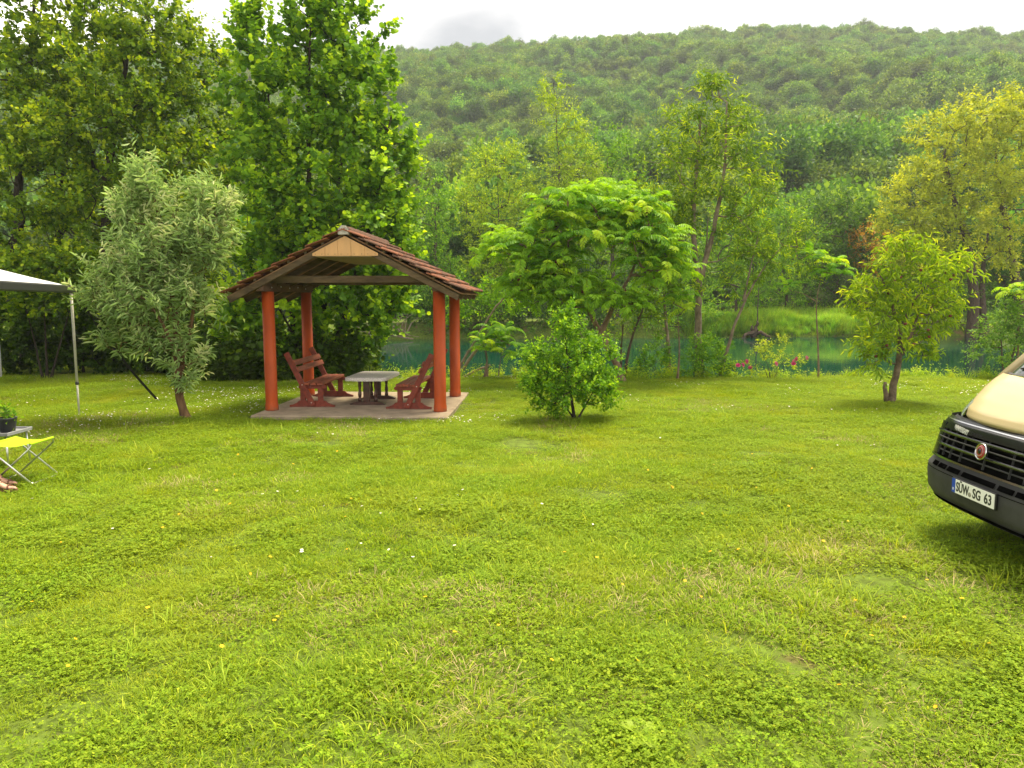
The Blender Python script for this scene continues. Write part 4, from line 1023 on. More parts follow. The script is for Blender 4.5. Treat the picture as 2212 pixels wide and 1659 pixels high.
def grow(key, rg, step=.35, wob=.05, rt=.006, shell=.45):
    """wood that reaches every shoot of the crown; returns trunk chains, limb chains, shoots (pos, dir, lobe)"""
    paths, lobes = SPEC[key]
    nodes, nrad = [], []
    trunk_chains = []
    for path, rad in paths:
        P = np.array(path, float)
        if path is paths[0][0] or P[0, 2] < ground_z(P[0, 0], P[0, 1]) + .28: P[0, 2] = ground_z(P[0, 0], P[0, 1]) - .06
        L = np.concatenate([[0], np.cumsum(np.linalg.norm(np.diff(P, axis=0), axis=1))])
        n_ = max(6, int(L[-1] / step))
        s = np.linspace(0, L[-1], n_)
        Q = np.stack([np.interp(s, L, P[:, c]) for c in range(3)], -1)
        for _ in range(2): Q[1:-1] = .5 * Q[1:-1] + .25 * (Q[:-2] + Q[2:])
        Q[1:-1] += rg.normal(0, wob * .35, (n_ - 2, 3)) * min(1, rad * 8)
        tt = s / L[-1]
        rr = rad * (1 - .80 * tt)
        rr[0] *= 1.35 if tt[1] > 0 else 1
        trunk_chains.append((Q, rr)); nodes += list(Q[1:]); nrad += list(rr[1:])
    tg, lob, ctr = [], [], []
    for li, (cx, cy, cz, rx, ry, rz, n_) in enumerate(lobes):
        d = nrm(rg.normal(size=(n_, 3))); r = rg.random(n_) ** shell
        p = d * r[:, None] * np.array([rx, ry, rz]); tg.append(p + (cx, cy, cz)); lob += [li] * n_; ctr.append(d)
    tg = np.concatenate(tg); od = np.concatenate(ctr)
    tg[:, 2] = np.maximum(tg[:, 2], ground_z(tg[:, 0], tg[:, 1]) + .12)
    base = np.array(nodes)
    d0 = np.min(np.linalg.norm(tg[:, None] - base[None], axis=2), axis=1)
    order = np.argsort(d0)
    cap = len(base) + len(tg) * 14
    N = np.zeros((cap, 3)); N[:len(base)] = base; par = np.full(cap, -1); rad0 = np.zeros(cap); rad0[:len(base)] = nrad
    n = len(base); chains_idx = []; nt = len(base)
    for k in order:
        T = tg[k]
        dv = T - N[:n]; dist = np.linalg.norm(dv, axis=1)
        cost = dist + .8 * np.maximum(0, -dv[:, 2]) + .25 * np.maximum(0, .25 * dist - dv[:, 2])
        a_ = int(np.argmin(cost))
        m_ = int(min(10, max(1, dist[a_] / step)))
        s = (np.arange(1, m_ + 1) / m_)[:, None]
        pts = N[a_] + (T - N[a_]) * s
        pts[:, 2] += -.10 * dist[a_] * np.sin(np.pi * s[:, 0]) * (1 if T[2] > N[a_][2] else -.6)
        pts[:-1] += rg.normal(0, wob, (m_ - 1, 3)) * min(1, dist[a_])
        idx = [a_]
        for q in pts:
            N[n] = q; par[n] = idx[-1]; idx.append(n); n += 1
        chains_idx.append((idx, k))
    cnt = np.zeros(n)
    for idx, k in chains_idx: cnt[idx[-1]] += 1
    for i in range(n - 1, nt - 1, -1): cnt[par[i]] += cnt[i]
    rad = rt * np.maximum(cnt, 1) ** .45
    rad[:nt] = np.maximum(rad0[:nt], .5 * rt)
    limbs = []; sdir = np.zeros((len(tg), 3))
    for idx, k in chains_idx:
        ids = np.array(idx); rr = rad[ids].copy(); rr[0] = min(rr[0], rr[1] * 1.25); rr[-1] *= .6
        limbs.append((N[ids], rr))
        sdir[k] = N[ids[-1]] - N[ids[-2]]
    sd = nrm(nrm(sdir) * .8 + od * .7 + np.array([0, 0, .35]))
    return trunk_chains, limbs, tg, sd

def foliage(rg, P, SD, kind, size, K=4, n=10, L=.45, droop=.3, upright=.2, spread=.9, tip=.35, flat=.6, twigs=None):
    """shoots -> leafy twigs -> leaves; some shoot tips paler, for young leaves and backlight painted into the colour"""
    m = len(P) * K
    base = np.repeat(P, K, 0); sd = np.repeat(SD, K, 0)
    td = nrm(sd + rg.normal(0, spread, (m, 3)) * .8 + np.array([0, 0, upright]))
    ln = L * rg.uniform(.55, 1.25, m)
    young = np.clip(np.repeat(rg.normal(.05, .6, len(P)), K) + rg.normal(0, .25, m), 0, 1)  # shoots with pale tips: young growth plus the glow of backlit leaves as colour
    t = (np.arange(n) + .6) / n
    sag = droop * .35
    pos = base[:, None] + td[:, None] * (ln[:, None] * t)[..., None]
    pos[..., 2] -= sag * (ln[:, None] * t[None] ** 2)
    pos += rg.normal(0, .015, pos.shape)
    side = nrm(np.cross(td, rg.normal(size=(m, 3))))[:, None] * np.where(np.arange(n) % 2, 1, -1)[None, :, None]
    D = td[:, None] * (.35 + .5 * t[None, :, None]) + side * .85 + rg.normal(0, .35, (m, n, 3)); D[..., 2] -= droop
    Nn = np.array([0, 0, 1.0]) * flat + rg.normal(0, .5, (m, n, 3)) + td[:, None] * .15
    S = size * rg.uniform(.6, 1.2, (m, n)) * (1 - .35 * t[None] ** 3)
    rnd = np.clip(.40 + rg.normal(0, .17, (m, n)) + tip * young[:, None] * t[None] + .08 * rg.normal(size=(m, 1)), 0, 1)
    V, F, r_ = leaves(pos.reshape(-1, 3), D.reshape(-1, 3), Nn.reshape(-1, 3), S.ravel(), kind, rnd.ravel())
    tw = None
    if twigs:
        s3 = np.array([0, .5, 1.0])
        tp = base[:, None] + td[:, None] * (ln[:, None] * s3)[..., None]; tp[..., 2] -= sag * (ln[:, None] * s3[None] ** 2)
        tw = [(tp[i], np.array([twigs, twigs * .7, twigs * .3])) for i in range(m)]
    return V, F, r_, tw

def tree(key, name, label, cat, lm, bm, kind, size, group=None, seed=1, k=7, rt=.006, step=.35, wob=.05, twigs=None, shell=.45, **fk):
    rg = np.random.default_rng(seed)
    tr, limbs, tg, sd = grow(key, rg, step, wob, rt, shell)
    x, y = tr[0][0][0][:2]
    o = empty(name, (x, y, float(ground_z(x, y)))); tag(o, label, cat, group)
    off = np.array(o.location)
    V, F = tubes([(c - off, r) for c, r in tr], k + 2)
    link(bpy.data.objects.new('trunk', npmesh('trunk', V, [F], bm)), o)
    lv, lf, r_, tw = foliage(rg, tg, sd, kind, size, twigs=twigs, **fk)
    ch = limbs + (tw or [])
    V, F = tubes([(c - off, r) for c, r in limbs], 5 if k > 5 else 4)
    if tw:
        V2, F2 = tubes([(c - off, r) for c, r in tw], 3)
        F = np.concatenate([F, F2 + len(V)]); V = np.concatenate([V, V2])
    tag(link(bpy.data.objects.new('branches', npmesh('branches', V, [F], bm)), o), kind='stuff')
    tag(link(bpy.data.objects.new('crown', npmesh('crown', lv - off, [lf], lm, True, {'rnd': r_})), o), kind='stuff')
    return o

WOOD = 'tall trees in the wood on the left'
AL = dict(lm=M['alder'], bm=M['bark_dark'], kind='round', cat='tree', group=WOOD, size=.12, K=6, n=14, L=.62, droop=.15, upright=.25, rt=.009, tip=.5, shell=.36, spread=.7)
tree('alder_a', 'alder_tree', 'dark leafy tree with leaning trunk, leftmost in the wood behind the awning', seed=1, **AL)
tree('alder_b', 'alder_tree', 'tall leafy tree between the leftmost leaning tree and the branching dark-trunked one', seed=2, **AL)
tree('alder_c', 'alder_tree', 'tall round-leaved tree with dark trunk right behind the silvery shrub', seed=3, **AL)
tree('alder_d', 'alder_tree', 'smaller wood-edge tree between the dark-trunked tree and the bright broad-leaved tree', seed=4, **AL)
tree('hazel', 'hazel_tree', 'bushy bright broad-leaved tree with many stems standing behind the pavilion', 'tree', M['hazel'], M['bark_dark'], 'round', .155, seed=5, K=5, n=13, L=.64, droop=.26, upright=.6, rt=.007, tip=.65, spread=.6, shell=.33)
tree('left_shrub', 'broadleaf_shrub', 'round-leaved green shrub rising behind the awning corner', 'shrub', M['alder'], M['bark_dark'], 'round', .115, seed=6, K=5, n=12, L=.40, rt=.005, tip=.4)
M['hedge'] = leaf_mat('hedge_leaf', [(.02, .06, .010), (.045, .11, .016), (.10, .19, .025)], gain=(1.6, 1.35, .45))
HG = dict(cat='shrub', group='dark shrubs under the wood', lm=M['hedge'], bm=M['bark_dark'], kind='round', size=.12, K=5, n=12, L=.45, rt=.005, tip=.25, shell=.5)
tree('hedge_a', 'hedge_shrub', 'dark shrub filling the gap under the awning at the left edge', seed=61, **HG)
tree('hedge_b', 'hedge_shrub', 'dark shrub behind the awning pole', seed=62, **HG)
tree('hedge_c', 'hedge_shrub', 'dark shrub behind the black strap and the silvery shrub trunk', seed=63, **HG)
tree('buddleia', 'buddleia_shrub', 'silvery green narrow-leaved shrub with a bare trunk left of the pavilion', 'shrub', M['buddleia'], M['bark_bud'], 'narrow', .17, seed=7, K=3, n=15, L=.48, droop=.22, upright=1.15, spread=.5, rt=.0045, tip=.75, shell=.4, step=.2, wob=.025, twigs=.004)
tree('viburnum', 'viburnum_bush', 'round bright green bush on a short stem on the open lawn', 'bush', M['viburnum'], M['bark_dark'], 'oval', .075, seed=8, K=5, n=12, L=.24, droop=.12, upright=.35, rt=.003, tip=.6, step=.12, wob=.015, twigs=.002)
tree('ash', 'ash_tree', 'tall slender tree with forked mottled trunk on the river bank', 'tree', M['ash'], M['bark_pale'], 'lance', .16, seed=9, K=4, n=11, L=.52, droop=.35, rt=.007, tip=.55, upright=.3)
tree('birchlike', 'young_tree', 'thin-trunked young tree just left of the forked tree on the bank', 'tree', M['ash'], M['bark_pale'], 'lance', .14, seed=10, K=5, n=10, L=.42, droop=.35, rt=.005)
tree('leaner', 'leaning_tree', 'sparse small tree leaning right beside the forked tree', 'tree', M['ash'], M['bark_pale'], 'lance', .14, seed=11, K=4, n=9, L=.42, droop=.4, rt=.005)
tree('thin_shrub', 'bank_sapling', 'thin two-stemmed sapling behind the round bush', 'sapling', M['ash'], M['bark'], 'oval', .075, seed=12, K=4, n=9, L=.30, rt=.004)
tree('peach', 'peach_tree', 'small peach tree with drooping narrow leaves alone on the right of the lawn', 'tree', M['peach'], M['bark_peach'], 'narrow', .165, seed=13, K=3, n=9, L=.36, droop=.75, upright=.25, spread=.8, rt=.0045, tip=.5, step=.18, wob=.03, twigs=.003)
tree('right_shrub', 'bank_shrub', 'bluish green shrub on the bank behind the cream van', 'shrub', M['shrub_blue'], M['bark'], 'oval', .085, seed=14, K=5, n=12, L=.34, rt=.004)
BK = dict(cat='shrub', group='low shrubs along the near river bank', lm=M['far_green'], bm=M['bark'], kind='oval', size=.08, K=5, n=10, L=.26, rt=.003)
tree('bank_a', 'bank_shrub', 'low leafy shrub at the foot of the forked tree', seed=15, **BK)
tree('bank_b', 'bank_shrub', 'low leafy shrub below the thin-trunked young tree', seed=16, **BK)
tree('bank_c', 'bank_shrub', 'small leafy shrub at the foot of the leaning tree', seed=17, **BK)
tree('bank_d', 'bank_shrub', 'loose leafy shrub overhanging the water right of the pavilion', seed=18, cat='shrub', group=BK['group'], lm=M['viburnum'], bm=M['bark'], kind='oval', size=.10, K=5, n=10, L=.40, rt=.004)

FB = 'trees on the far bank'
def far(key, name, label, mt, seed, cat='tree', size=.21, K=6, n=11, L=1.0, rt=.014, kind='oval', bm=M['bark'], **kw):
    tree(key, name, label, cat, mt, bm, kind, size, FB, seed, k=5, rt=rt, step=.8, wob=.10, K=K, n=n, L=L, **kw)
far('willow', 'willow_tree', 'big golden-yellow willow across the river on the right', M['willow'], 20, size=.25, K=7, n=11, droop=.3, bm=M['bark'])
far('far_a', 'far_bank_tree', 'rounded olive-green tree across the water just right of the pavilion roof', M['far_green'], 21)
far('far_b', 'far_bank_tree', 'yellow-green tree across the water behind the left of the fern-leaved sumac', M['far_yellow'], 22)
far('far_c', 'far_bank_tree', 'pointed yellow-green tree across the water rising above the sumac', M['far_yellow'], 23)
far('far_d', 'far_bank_tree', 'mid-green tree across the water above the right half of the sumac', M['far_green'], 24)
far('far_e', 'far_bank_tree', 'dark green tree across the water behind the forked tree trunk', M['far_dark'], 25)
far('far_f', 'far_bank_tree', 'bright green tree across the water just right of the forked trunk', M['far_green'], 26)
far('far_g', 'far_bank_tree', 'mid-green tree across the water behind the tall far grass, left of the darkest one', M['far_green'], 27)
far('far_h', 'far_bank_tree', 'dark bushy tree across the water behind the tall far grass', M['far_dark'], 28)
far('far_i', 'far_bank_tree', 'reddish brown small tree beside the golden willow', M['far_brown'], 29, K=4)
far('far_j', 'far_bank_tree', 'dark green tree behind the golden willow at the right edge', M['far_dark'], 30)
far('far_k', 'far_bank_shrub', 'dark shrub thicket under the golden willow', M['far_dark'], 31, cat='shrub')
far('far_m', 'far_bank_shrub', 'dark green shrubs at the far water edge seen between pavilion and sumac', M['far_dark'], 33, cat='shrub')
far('far_n', 'far_bank_shrub', 'dark green shrubs at the far water edge under the big sumac', M['far_dark'], 34, cat='shrub')
far('far_o', 'far_bank_shrub', 'mid-green shrubs at the far water edge left of the tall far grass', M['far_green'], 35, cat='shrub')
far('far_p', 'far_bank_shrub', 'low bright shrubs behind the left end of the tall far grass', M['far_green'], 36, cat='shrub')
far('far_l', 'far_bank_shrub', 'dark shrubs on the far shore above the driftwood', M['far_dark'], 32, cat='shrub')

# sumacs: every frond a piece of its own
def frond_mesh(seed, Ln=.46, pairs=10, arch=.9):
    rg = np.random.default_rng(seed)
    T = np.linspace(0, 1, 12)
    a0 = .45 - arch * T ** 1.2 * 1.8
    st = Ln / 11
    P = [np.zeros(3)]
    for t in a0[:-1]: P.append(P[-1] + st * np.array([math.cos(t), 0, math.sin(t)]))
    P = np.array(P)
    V, F = tubes([(P, np.linspace(.005, .0015, 12))], 3)
    pos, D, N, S = [], [], [], []
    for i in range(pairs + 1):
        t = .18 + .82 * i / pairs
        q = np.array([np.interp(t, T, P[:, c]) for c in range(3)])
        al_ = np.interp(t, T, a0); tg_ = np.array([math.cos(al_), 0, math.sin(al_)])
        s = .125 * (math.sin(math.pi * (.18 + .72 * t)) ** .7)
        for sg in ((-1, 1) if i < pairs else (0,)):
            pos.append(q); D.append(tg_ * (.55 if sg else 1) + np.array([0, sg * .85, -.42]) + rg.normal(0, .08, 3)); N.append(np.array([-math.sin(al_), 0, math.cos(al_)]) + rg.normal(0, .12, 3)); S.append(s * rg.uniform(.9, 1.1))
    lv, lf, r_ = leaves(np.array(pos), np.array(D), np.array(N), np.array(S), 'leaflet', np.clip(rg.normal(.42, .12, len(pos)), 0, 1))
    VV = np.concatenate([V, lv]); rr = np.concatenate([np.full(len(V), .8), r_])
    return VV, [F, lf + len(V)], rr
FR = [frond_mesh(100 + i, .40 + .04 * i, 9 + i % 3, .75 + .12 * i) for i in range(5)]
def sumac_mat_variants():
    out = []
    for i, sh in enumerate((0, 1, 2)):
        c = [[(.038, .13, .02), (.075, .205, .03), (.12, .28, .04)], [(.07, .185, .022), (.125, .28, .034), (.19, .35, .045)], [(.13, .255, .025), (.195, .35, .038), (.27, .41, .055)]][i]
        out.append(leaf_mat('sumac_leaflet_%d' % i, c, trans=.48, rough=.5))
    return out
SMM = sumac_mat_variants()
FM = [[npmesh('frond', V, F, mt, True, {'rnd': r_}) for (V, F, r_) in FR] for mt in SMM]
M['drupe'] = solid('red_sumac_fruit', (.11, .022, .018), .85, .2, .3, 60, bump=.6)
M['bark_sumac'] = solid('sumac_bark', (.20, .14, .09), .85, .2, .25, 12, bump=.5, col2=(.10, .065, .04))

def sumac(name, label, trunks, heads, per, scale, seed, group=None, maxparts=300, cones=0, cat='tree'):
    """trunks: [(path, radius)], heads: (x,y,z) positions of leaf whorls"""
    rg = np.random.default_rng(seed)
    SPEC['_s'] = (trunks, [])
    b0 = trunks[0][0][0]
    gz = float(ground_z(b0[0], b0[1]))
    o = empty(name, (b0[0], b0[1], gz)); tag(o, label, cat, group); off = np.array(o.location)
    # wood
    SPEC['_s'] = (trunks, [(h[0], h[1], h[2], .001, .001, .001, 1) for h in heads])
    tr, limbs, tg, sd = grow('_s', rg, .22, .04, .011 * scale, .5)
    V, F = tubes([(c - off, r) for c, r in tr], 8)
    link(bpy.data.objects.new('trunk', npmesh('trunk', V, [F], M['bark_sumac'])), o)
    if len(heads) > 1:
        V, F = tubes([(c - off, r) for c, r in limbs], 6)
        tag(link(bpy.data.objects.new('branches', npmesh('branches', V, [F], M['bark_sumac'])), o), kind='stuff')
    todo = []
    for hi, h in enumerate(tg):
        n_ = per + int(rg.integers(-1, 2)); a0 = rg.uniform(0, 6.28)
        lvl = rg.integers(0, 3)
        for q in range(n_):
            az = a0 + q * 2.4 + rg.normal(0, .2)
            el = rg.uniform(.05, .95) - (.3 if q < n_ // 2 else 0)
            todo.append((h, az, el, scale * rg.uniform(.8, 1.2), int(np.clip(lvl + rg.integers(-1, 2), 0, 2)), int(rg.integers(0, 5))))
    todo.sort(key=lambda t: t[0][1] - .3 * t[0][2])
    rest = []
    for t, (h, az, el, s, mi, fi) in enumerate(todo):
        Rm = Matrix.Rotation(az, 4, 'Z') @ Matrix.Rotation(-el, 4, 'Y') @ Matrix.Rotation(rg.normal(0, .2), 4, 'X')
        if t < maxparts:
            f = link(bpy.data.objects.new('frond', FM[mi][fi]), o)
            f.matrix_local = Matrix.Translation(Vector(h - off)) @ Rm @ Matrix.Scale(float(s), 4)
        else: rest.append((h - off, np.array(Rm.to_3x3()) * s, fi))
    if rest:
        Vs, F0, F1, rr, b = [], [], [], [], 0
        for h, A, fi in rest:
            V, F, r_ = FR[fi]
            Vs.append(V @ A.T + h); F0.append(F[0] + b); F1.append(F[1] + b); rr.append(r_); b += len(V)
        tag(link(bpy.data.objects.new('rear_foliage', npmesh('rear_foliage', np.concatenate(Vs), [np.concatenate(F0), np.concatenate(F1)], SMM[1], True, {'rnd': np.concatenate(rr)})), o), kind='stuff')
    cm = MB().lathe([(.012, 0), (.03, .03), (.034, .07), (.022, .13), (.006, .17)], k=8).mesh('fruit_cone', M['drupe'])
    for q in rg.choice(len(tg), min(cones, len(tg)), replace=False):
        c = link(bpy.data.objects.new('fruit_cone', cm), o); c.location = Vector(tg[q] - off) + Vector((0, -.03, .03)); c.rotation_euler = (rg.normal(0, .3), rg.normal(0, .3), 0)
    return o
rg = np.random.default_rng(77)
heads = []
def addlobe(cx, cy, cz, rx, ry, rz, n_, low=-.35):
    while n_ > 0:
        d = nrm(rg.normal(size=3))
        if d[2] < low: continue
        p = np.array([cx, cy, cz]) + d * np.array([rx, ry, rz]) * rg.uniform(.7, 1)
        if all(np.linalg.norm(p - q) > .22 for q in heads): heads.append(p); n_ -= 1
for lb in ((1.5, 17.9, 3.75, 1.2, 1.1, .85, 20), (2.85, 17.8, 3.5, 1.05, 1.0, .80, 20), (.05, 17.9, 2.85, 1.0, .9, .75, 14), (2.3, 17.6, 2.9, 1.6, .8, .8, 12), (1.1, 17.5, 2.15, 1.3, .6, .5, 10), (2.0, 17.3, 1.85, 1.0, .5, .4, 14), (.4, 17.5, 2.0, .9, .5, .5, 8), (3.55, 17.8, 2.6, .5, .6, .8, 8), (2.3, 18.3, 4.35, .6, .6, .4, 5), (1.9, 17.4, 3.3, 1.7, .5, .7, 16), (.6, 17.4, 2.5, 1.0, .5, .6, 8), (3.3, 17.4, 2.7, .8, .4, .6, 8)):
    addlobe(*lb)
sumac('sumac_tree', 'spreading sumac with feathery bright green fronds on the bank behind the round bush',
      [([(2.75, 18.3, -.05), (2.55, 18.25, .5), (2.15, 18.1, 1.15), (1.75, 18.0, 1.9), (1.3, 17.9, 2.7), (.9, 17.9, 3.2)], .10), ([(2.15, 18.1, 1.15), (2.45, 18.0, 1.9), (2.9, 17.9, 2.7), (3.1, 17.9, 3.3)], .07), ([(1.75, 18.0, 1.9), (1.0, 17.9, 2.2), (.3, 17.9, 2.5)], .05)],
      heads, 8, 1.30, 41, maxparts=300, cones=26)
sumac('sumac_shrub', 'low sumac with a dark stump stem at the water edge right of the pavilion',
      [([(-.66, 18.7, 0), (-.66, 18.7, .25), (-.62, 18.7, .45)], .085), ([(-.35, 18.7, 0), (-.30, 18.7, .45), (-.25, 18.7, .7)], .02)],
      [(-.65, 18.6, .75), (-.30, 18.5, 1.0), (-.05, 18.6, .85), (-.45, 18.6, 1.15), (-.75, 18.7, .95), (-.15, 18.7, 1.2), (.1, 18.6, .6), (-.5, 18.4, .7)], 8, 1.05, 42, cat='shrub')
sumac('sumac_sapling', 'thin sumac sapling with a bare pale stem before the tall far grass',
      [([(7.74, 18.7, 0), (7.72, 18.7, .5), (7.66, 18.7, 1.1), (7.60, 18.7, 1.75), (7.55, 18.7, 2.05), (7.7, 18.7, 2.3), (7.68, 18.7, 2.65)], .028), ([(7.57, 18.7, 1.95), (7.35, 18.7, 2.1), (7.15, 18.7, 2.2), (6.95, 18.7, 2.2)], .013)],
      [(7.68, 18.65, 2.95), (7.95, 18.65, 2.85), (7.4, 18.7, 3.1), (6.85, 18.7, 2.3), (7.75, 18.6, 2.65), (8.1, 18.65, 2.6)], 7, 1.0, 43, cat='sapling')
sumac('sumac_sapling', 'sumac sapling with two leafy heads hanging right of the big sumac',
      [([(4.15, 18.6, 0), (4.2, 18.6, .8), (4.1, 18.5, 1.6)], .03)], [(4.1, 18.3, 2.05), (4.25, 18.4, 1.75), (3.95, 18.4, 1.9)], 7, 1.05, 44, cat='sapling')
sumac('sumac_sapling', 'sumac sapling at the right edge above the cream van',
      [([(12.9, 18.9, 0), (12.85, 18.9, .9), (12.8, 18.9, 1.9)], .035)], [(12.7, 18.7, 2.1), (12.95, 18.8, 2.3), (12.45, 18.8, 2.15), (13.2, 18.8, 2.1)], 7, 1.15, 45, cat='sapling')

# peaches hanging in the peach tree, its cut stub
pt = bpy.data.objects['peach_tree']
M['peach_fruit'] = solid('peach_skin', (.16, .045, .03), .7, .2, .3, 30)
pm = MB().lathe([(.002, -.028), (.02, -.02), (.03, 0), (.022, .02), (.004, .026)], k=10).mesh('peach', M['peach_fruit'])
rg = np.random.default_rng(5)
for q in range(22):
    lb = SPEC['peach'][1][int(rg.integers(0, 8))]
    o = link(bpy.data.objects.new('peach', pm), pt)
    d = nrm(rg.normal(size=3)) * .85; d[1] = -abs(d[1])
    o.location = Vector((lb[0] + d[0] * lb[3], lb[1] + d[1] * lb[4], lb[2] + d[2] * lb[5])) - pt.location
MB().tube([(-.06, -.01, -.02), (-.09, -.02, .16), (-.13, -.02, .30), (-.12, -.02, .40)], [.06, .045, .035, .03], 8).build('cut_stub', M['bark_peach'], pt)

# rose bush with pink blooms
M['rose_petal'] = solid('pink_petals', (.72, .09, .28), .6, .2, .15, 20)
M['rose_pale'] = solid('pale_pink_petals', (.75, .22, .30), .6, .2, .15, 20)
SPEC['rose'] = ([([(6.55, 18.75, 0), (6.45, 18.7, .4), (6.2, 18.7, .75)], .012), ([(6.6, 18.75, 0), (6.8, 18.7, .45), (7.1, 18.7, .6)], .012), ([(6.5, 18.75, 0), (6.3, 18.6, .4), (5.85, 18.6, .55)], .010)],
                [(6.3, 18.7, .8, .28, .25, .22, 14), (7.0, 18.7, .45, .35, .25, .22, 10), (6.6, 18.7, .55, .3, .3, .3, 12), (5.9, 18.6, .35, .22, .2, .18, 6), (6.7, 18.7, .95, .2, .2, .12, 6)])
rb = tree('rose', 'rose_bush', 'rose bush with pink blooms at the lawn edge before the water', 'bush', M['rose'], M['bark'], 'oval', .07, seed=51, K=3, n=7, L=.2, rt=.003, step=.12, wob=.02)
def rose_mesh(mt):
    m_ = MB()
    for ring, (n_, r0, h0) in enumerate(((5, .055, .01), (5, .04, .03), (4, .022, .04))):
        for q in range(n_):
            a_ = 2 * math.pi * q / n_ + ring * .6
            ca, sa = math.cos(a_), math.sin(a_)
            w = .034 - .007 * ring
            V_ = [(0, 0, 0), (ca * r0 * .7 - sa * w, sa * r0 * .7 + ca * w, h0), (ca * r0, sa * r0, h0 + .012), (ca * r0 * .7 + sa * w, sa * r0 * .7 - ca * w, h0)]
            m_.add(V_, [(0, 1, 2), (0, 2, 3)], True)
    return m_.mesh('rose_bloom', mt)
rms = (rose_mesh(M['rose_petal']), rose_mesh(M['rose_pale']))
for q, (x, z, k_) in enumerate(((5.62, .36, 0), (5.72, .37, 0), (5.82, .46, 0), (5.93, .30, 0), (7.02, .46, 1), (7.08, .52, 1), (7.0, .40, 0), (6.55, .40, 1), (7.3, .55, 1))):
    o = link(bpy.data.objects.new('rose_bloom', rms[k_]), rb); o.location = Vector((x, 18.45, z)) - rb.location; o.rotation_euler = (R(50 + 17 * (q % 3)), R(10 * (q % 5) - 20), q); o.scale = (1.15, 1.15, 1.15)

# leaves of the potted plant
rg = np.random.default_rng(9)
Pp = np.array([(rg.normal(0, .03), rg.normal(0, .03), .16 + .03 * k_ % .1) for k_ in range(12)])
sdp = nrm(rg.normal(0, 1, (12, 3)) + np.array([.2, 0, 1.0]))
lv, lf, r_, tw = foliage(rg, Pp, sdp, 'oval', .065, K=2, n=6, L=.17, droop=.4, twigs=.0025)
tag(link(bpy.data.objects.new('leaves', npmesh('leaves', lv, [lf], M['viburnum'], True, {'rnd': r_})), PT), kind='stuff')
V, F = tubes(tw, 3); link(bpy.data.objects.new('stems', npmesh('stems', V, [F], M['bark'])), PT)

# driftwood on the far shore, leaning dead branch on the near bank, stump on the far bank
def branchy(name, label, cat, segs, mat):
    x, y, z = segs[0][0][0]
    o = empty(name, (x, y, z)); tag(o, label, cat)
    for i, (pts, r0, r1) in enumerate(segs):
        P = np.array(pts, float) - np.array([x, y, z])
        L = np.linspace(0, len(P) - 1, 3 * len(P))
        Q = np.stack([np.interp(L, np.arange(len(P)), P[:, c]) for c in range(3)], -1); Q[1:-1] += rng.normal(0, .25 * r0, (len(Q) - 2, 3))
        V, F = tubes([(Q, np.linspace(r0, r1, len(Q)))], 7)
        link(bpy.data.objects.new('log' if i == 0 else 'branch', npmesh('branch', V, [F], mat)), o)
    return o
segs = [([(-8.9, 46.2, -.1), (-7.6, 45.8, -.15), (-6.0, 45.2, -.4)], .10, .05)]
rd = random.Random(4)
for q in range(30):
    t = rd.uniform(.05, .9); x, y = -8.9 + 2.9 * t, 46.2 - t
    dx, dz = rd.uniform(-1.2, 1.2), rd.uniform(-.2, 1.4)
    segs.append(([(x, y, -.2), (x + dx * .5, y - .1, -.1 + dz * .6), (x + dx * 1.2, y - .3, -.1 + dz)], .035, .012))
branchy('driftwood', 'tangle of bare bleached driftwood on the far shore seen through the pavilion', 'driftwood', segs, M['driftwood'])
branchy('dead_branch', 'pale dead branch leaning over the water beside the right pavilion columns', 'branch',
        [([(-1.75, 19.5, -.35), (-1.2, 19.4, .55), (-.85, 19.4, 1.1), (-.45, 19.4, 1.75), (-.1, 19.4, 2.2)], .045, .02), ([(-1.35, 19.3, .1), (-.9, 19.2, .75), (-.55, 19.2, 1.1)], .05, .03), ([(-1.3, 19.0, -.05), (-.85, 18.95, .22), (-.55, 18.95, .34)], .04, .028)], M['driftwood'])
branchy('dead_stump', 'weathered root stump with a thin bare stake on the far shore', 'stump',
        [([(15.8, 48.6, -.55), (15.78, 48.6, -.2), (15.9, 48.6, .25), (16.0, 48.6, .55)], .22, .05), ([(16.0, 48.7, .3), (16.0, 48.7, 2.7)], .04, .025), ([(15.7, 48.5, -.1), (15.3, 48.4, -.25), (14.9, 48.3, -.5)], .16, .06), ([(15.9, 48.5, -.1), (16.4, 48.4, -.3), (16.8, 48.3, -.5)], .15, .05), ([(15.7, 48.5, -.1), (15.55, 48.4, .15), (15.6, 48.4, .3)], .12, .03)], M['bark'])

# a coarse dock plant near the bottom of the lawn
M['dock'] = leaf_mat('dock_leaf', [(.12, .21, .05), (.17, .29, .06), (.24, .38, .08)], rough=.5)
DK = empty('dock_plant', (.60, 3.18, 0)); tag(DK, 'broad-leaved dock plant in the grass at the bottom of the lawn', 'weed')
for q in range(11):
    a_ = q * 2.4; ln_ = .10 + .07 * ((q * 7) % 5) / 5; up_ = .35 + .5 * ((q * 3) % 4) / 4
    lf_ = MB().grid(lambda u, v: (ln_ * u * math.cos(up_ * (1 - .7 * u)), (v - .5) * .075 * math.sin(math.pi * min(1, .12 + .88 * u) ** .9) * (1 + .05 * math.sin(u * 17 + q)), ln_ * u * math.sin(up_ * (1 - .8 * u)) + .012 * abs(v - .5)), 7, 4)
    me_ = lf_.mesh('leaf', M['dock']); at_ = me_.attributes.new('rnd', 'FLOAT', 'POINT'); at_.data.foreach_set('value', np.full(len(me_.vertices), .3 + .05 * (q % 8), np.float32))
    o = link(bpy.data.objects.new('leaf', me_), DK); o.rotation_euler = (0, 0, a_); o.location = (0, 0, .03)

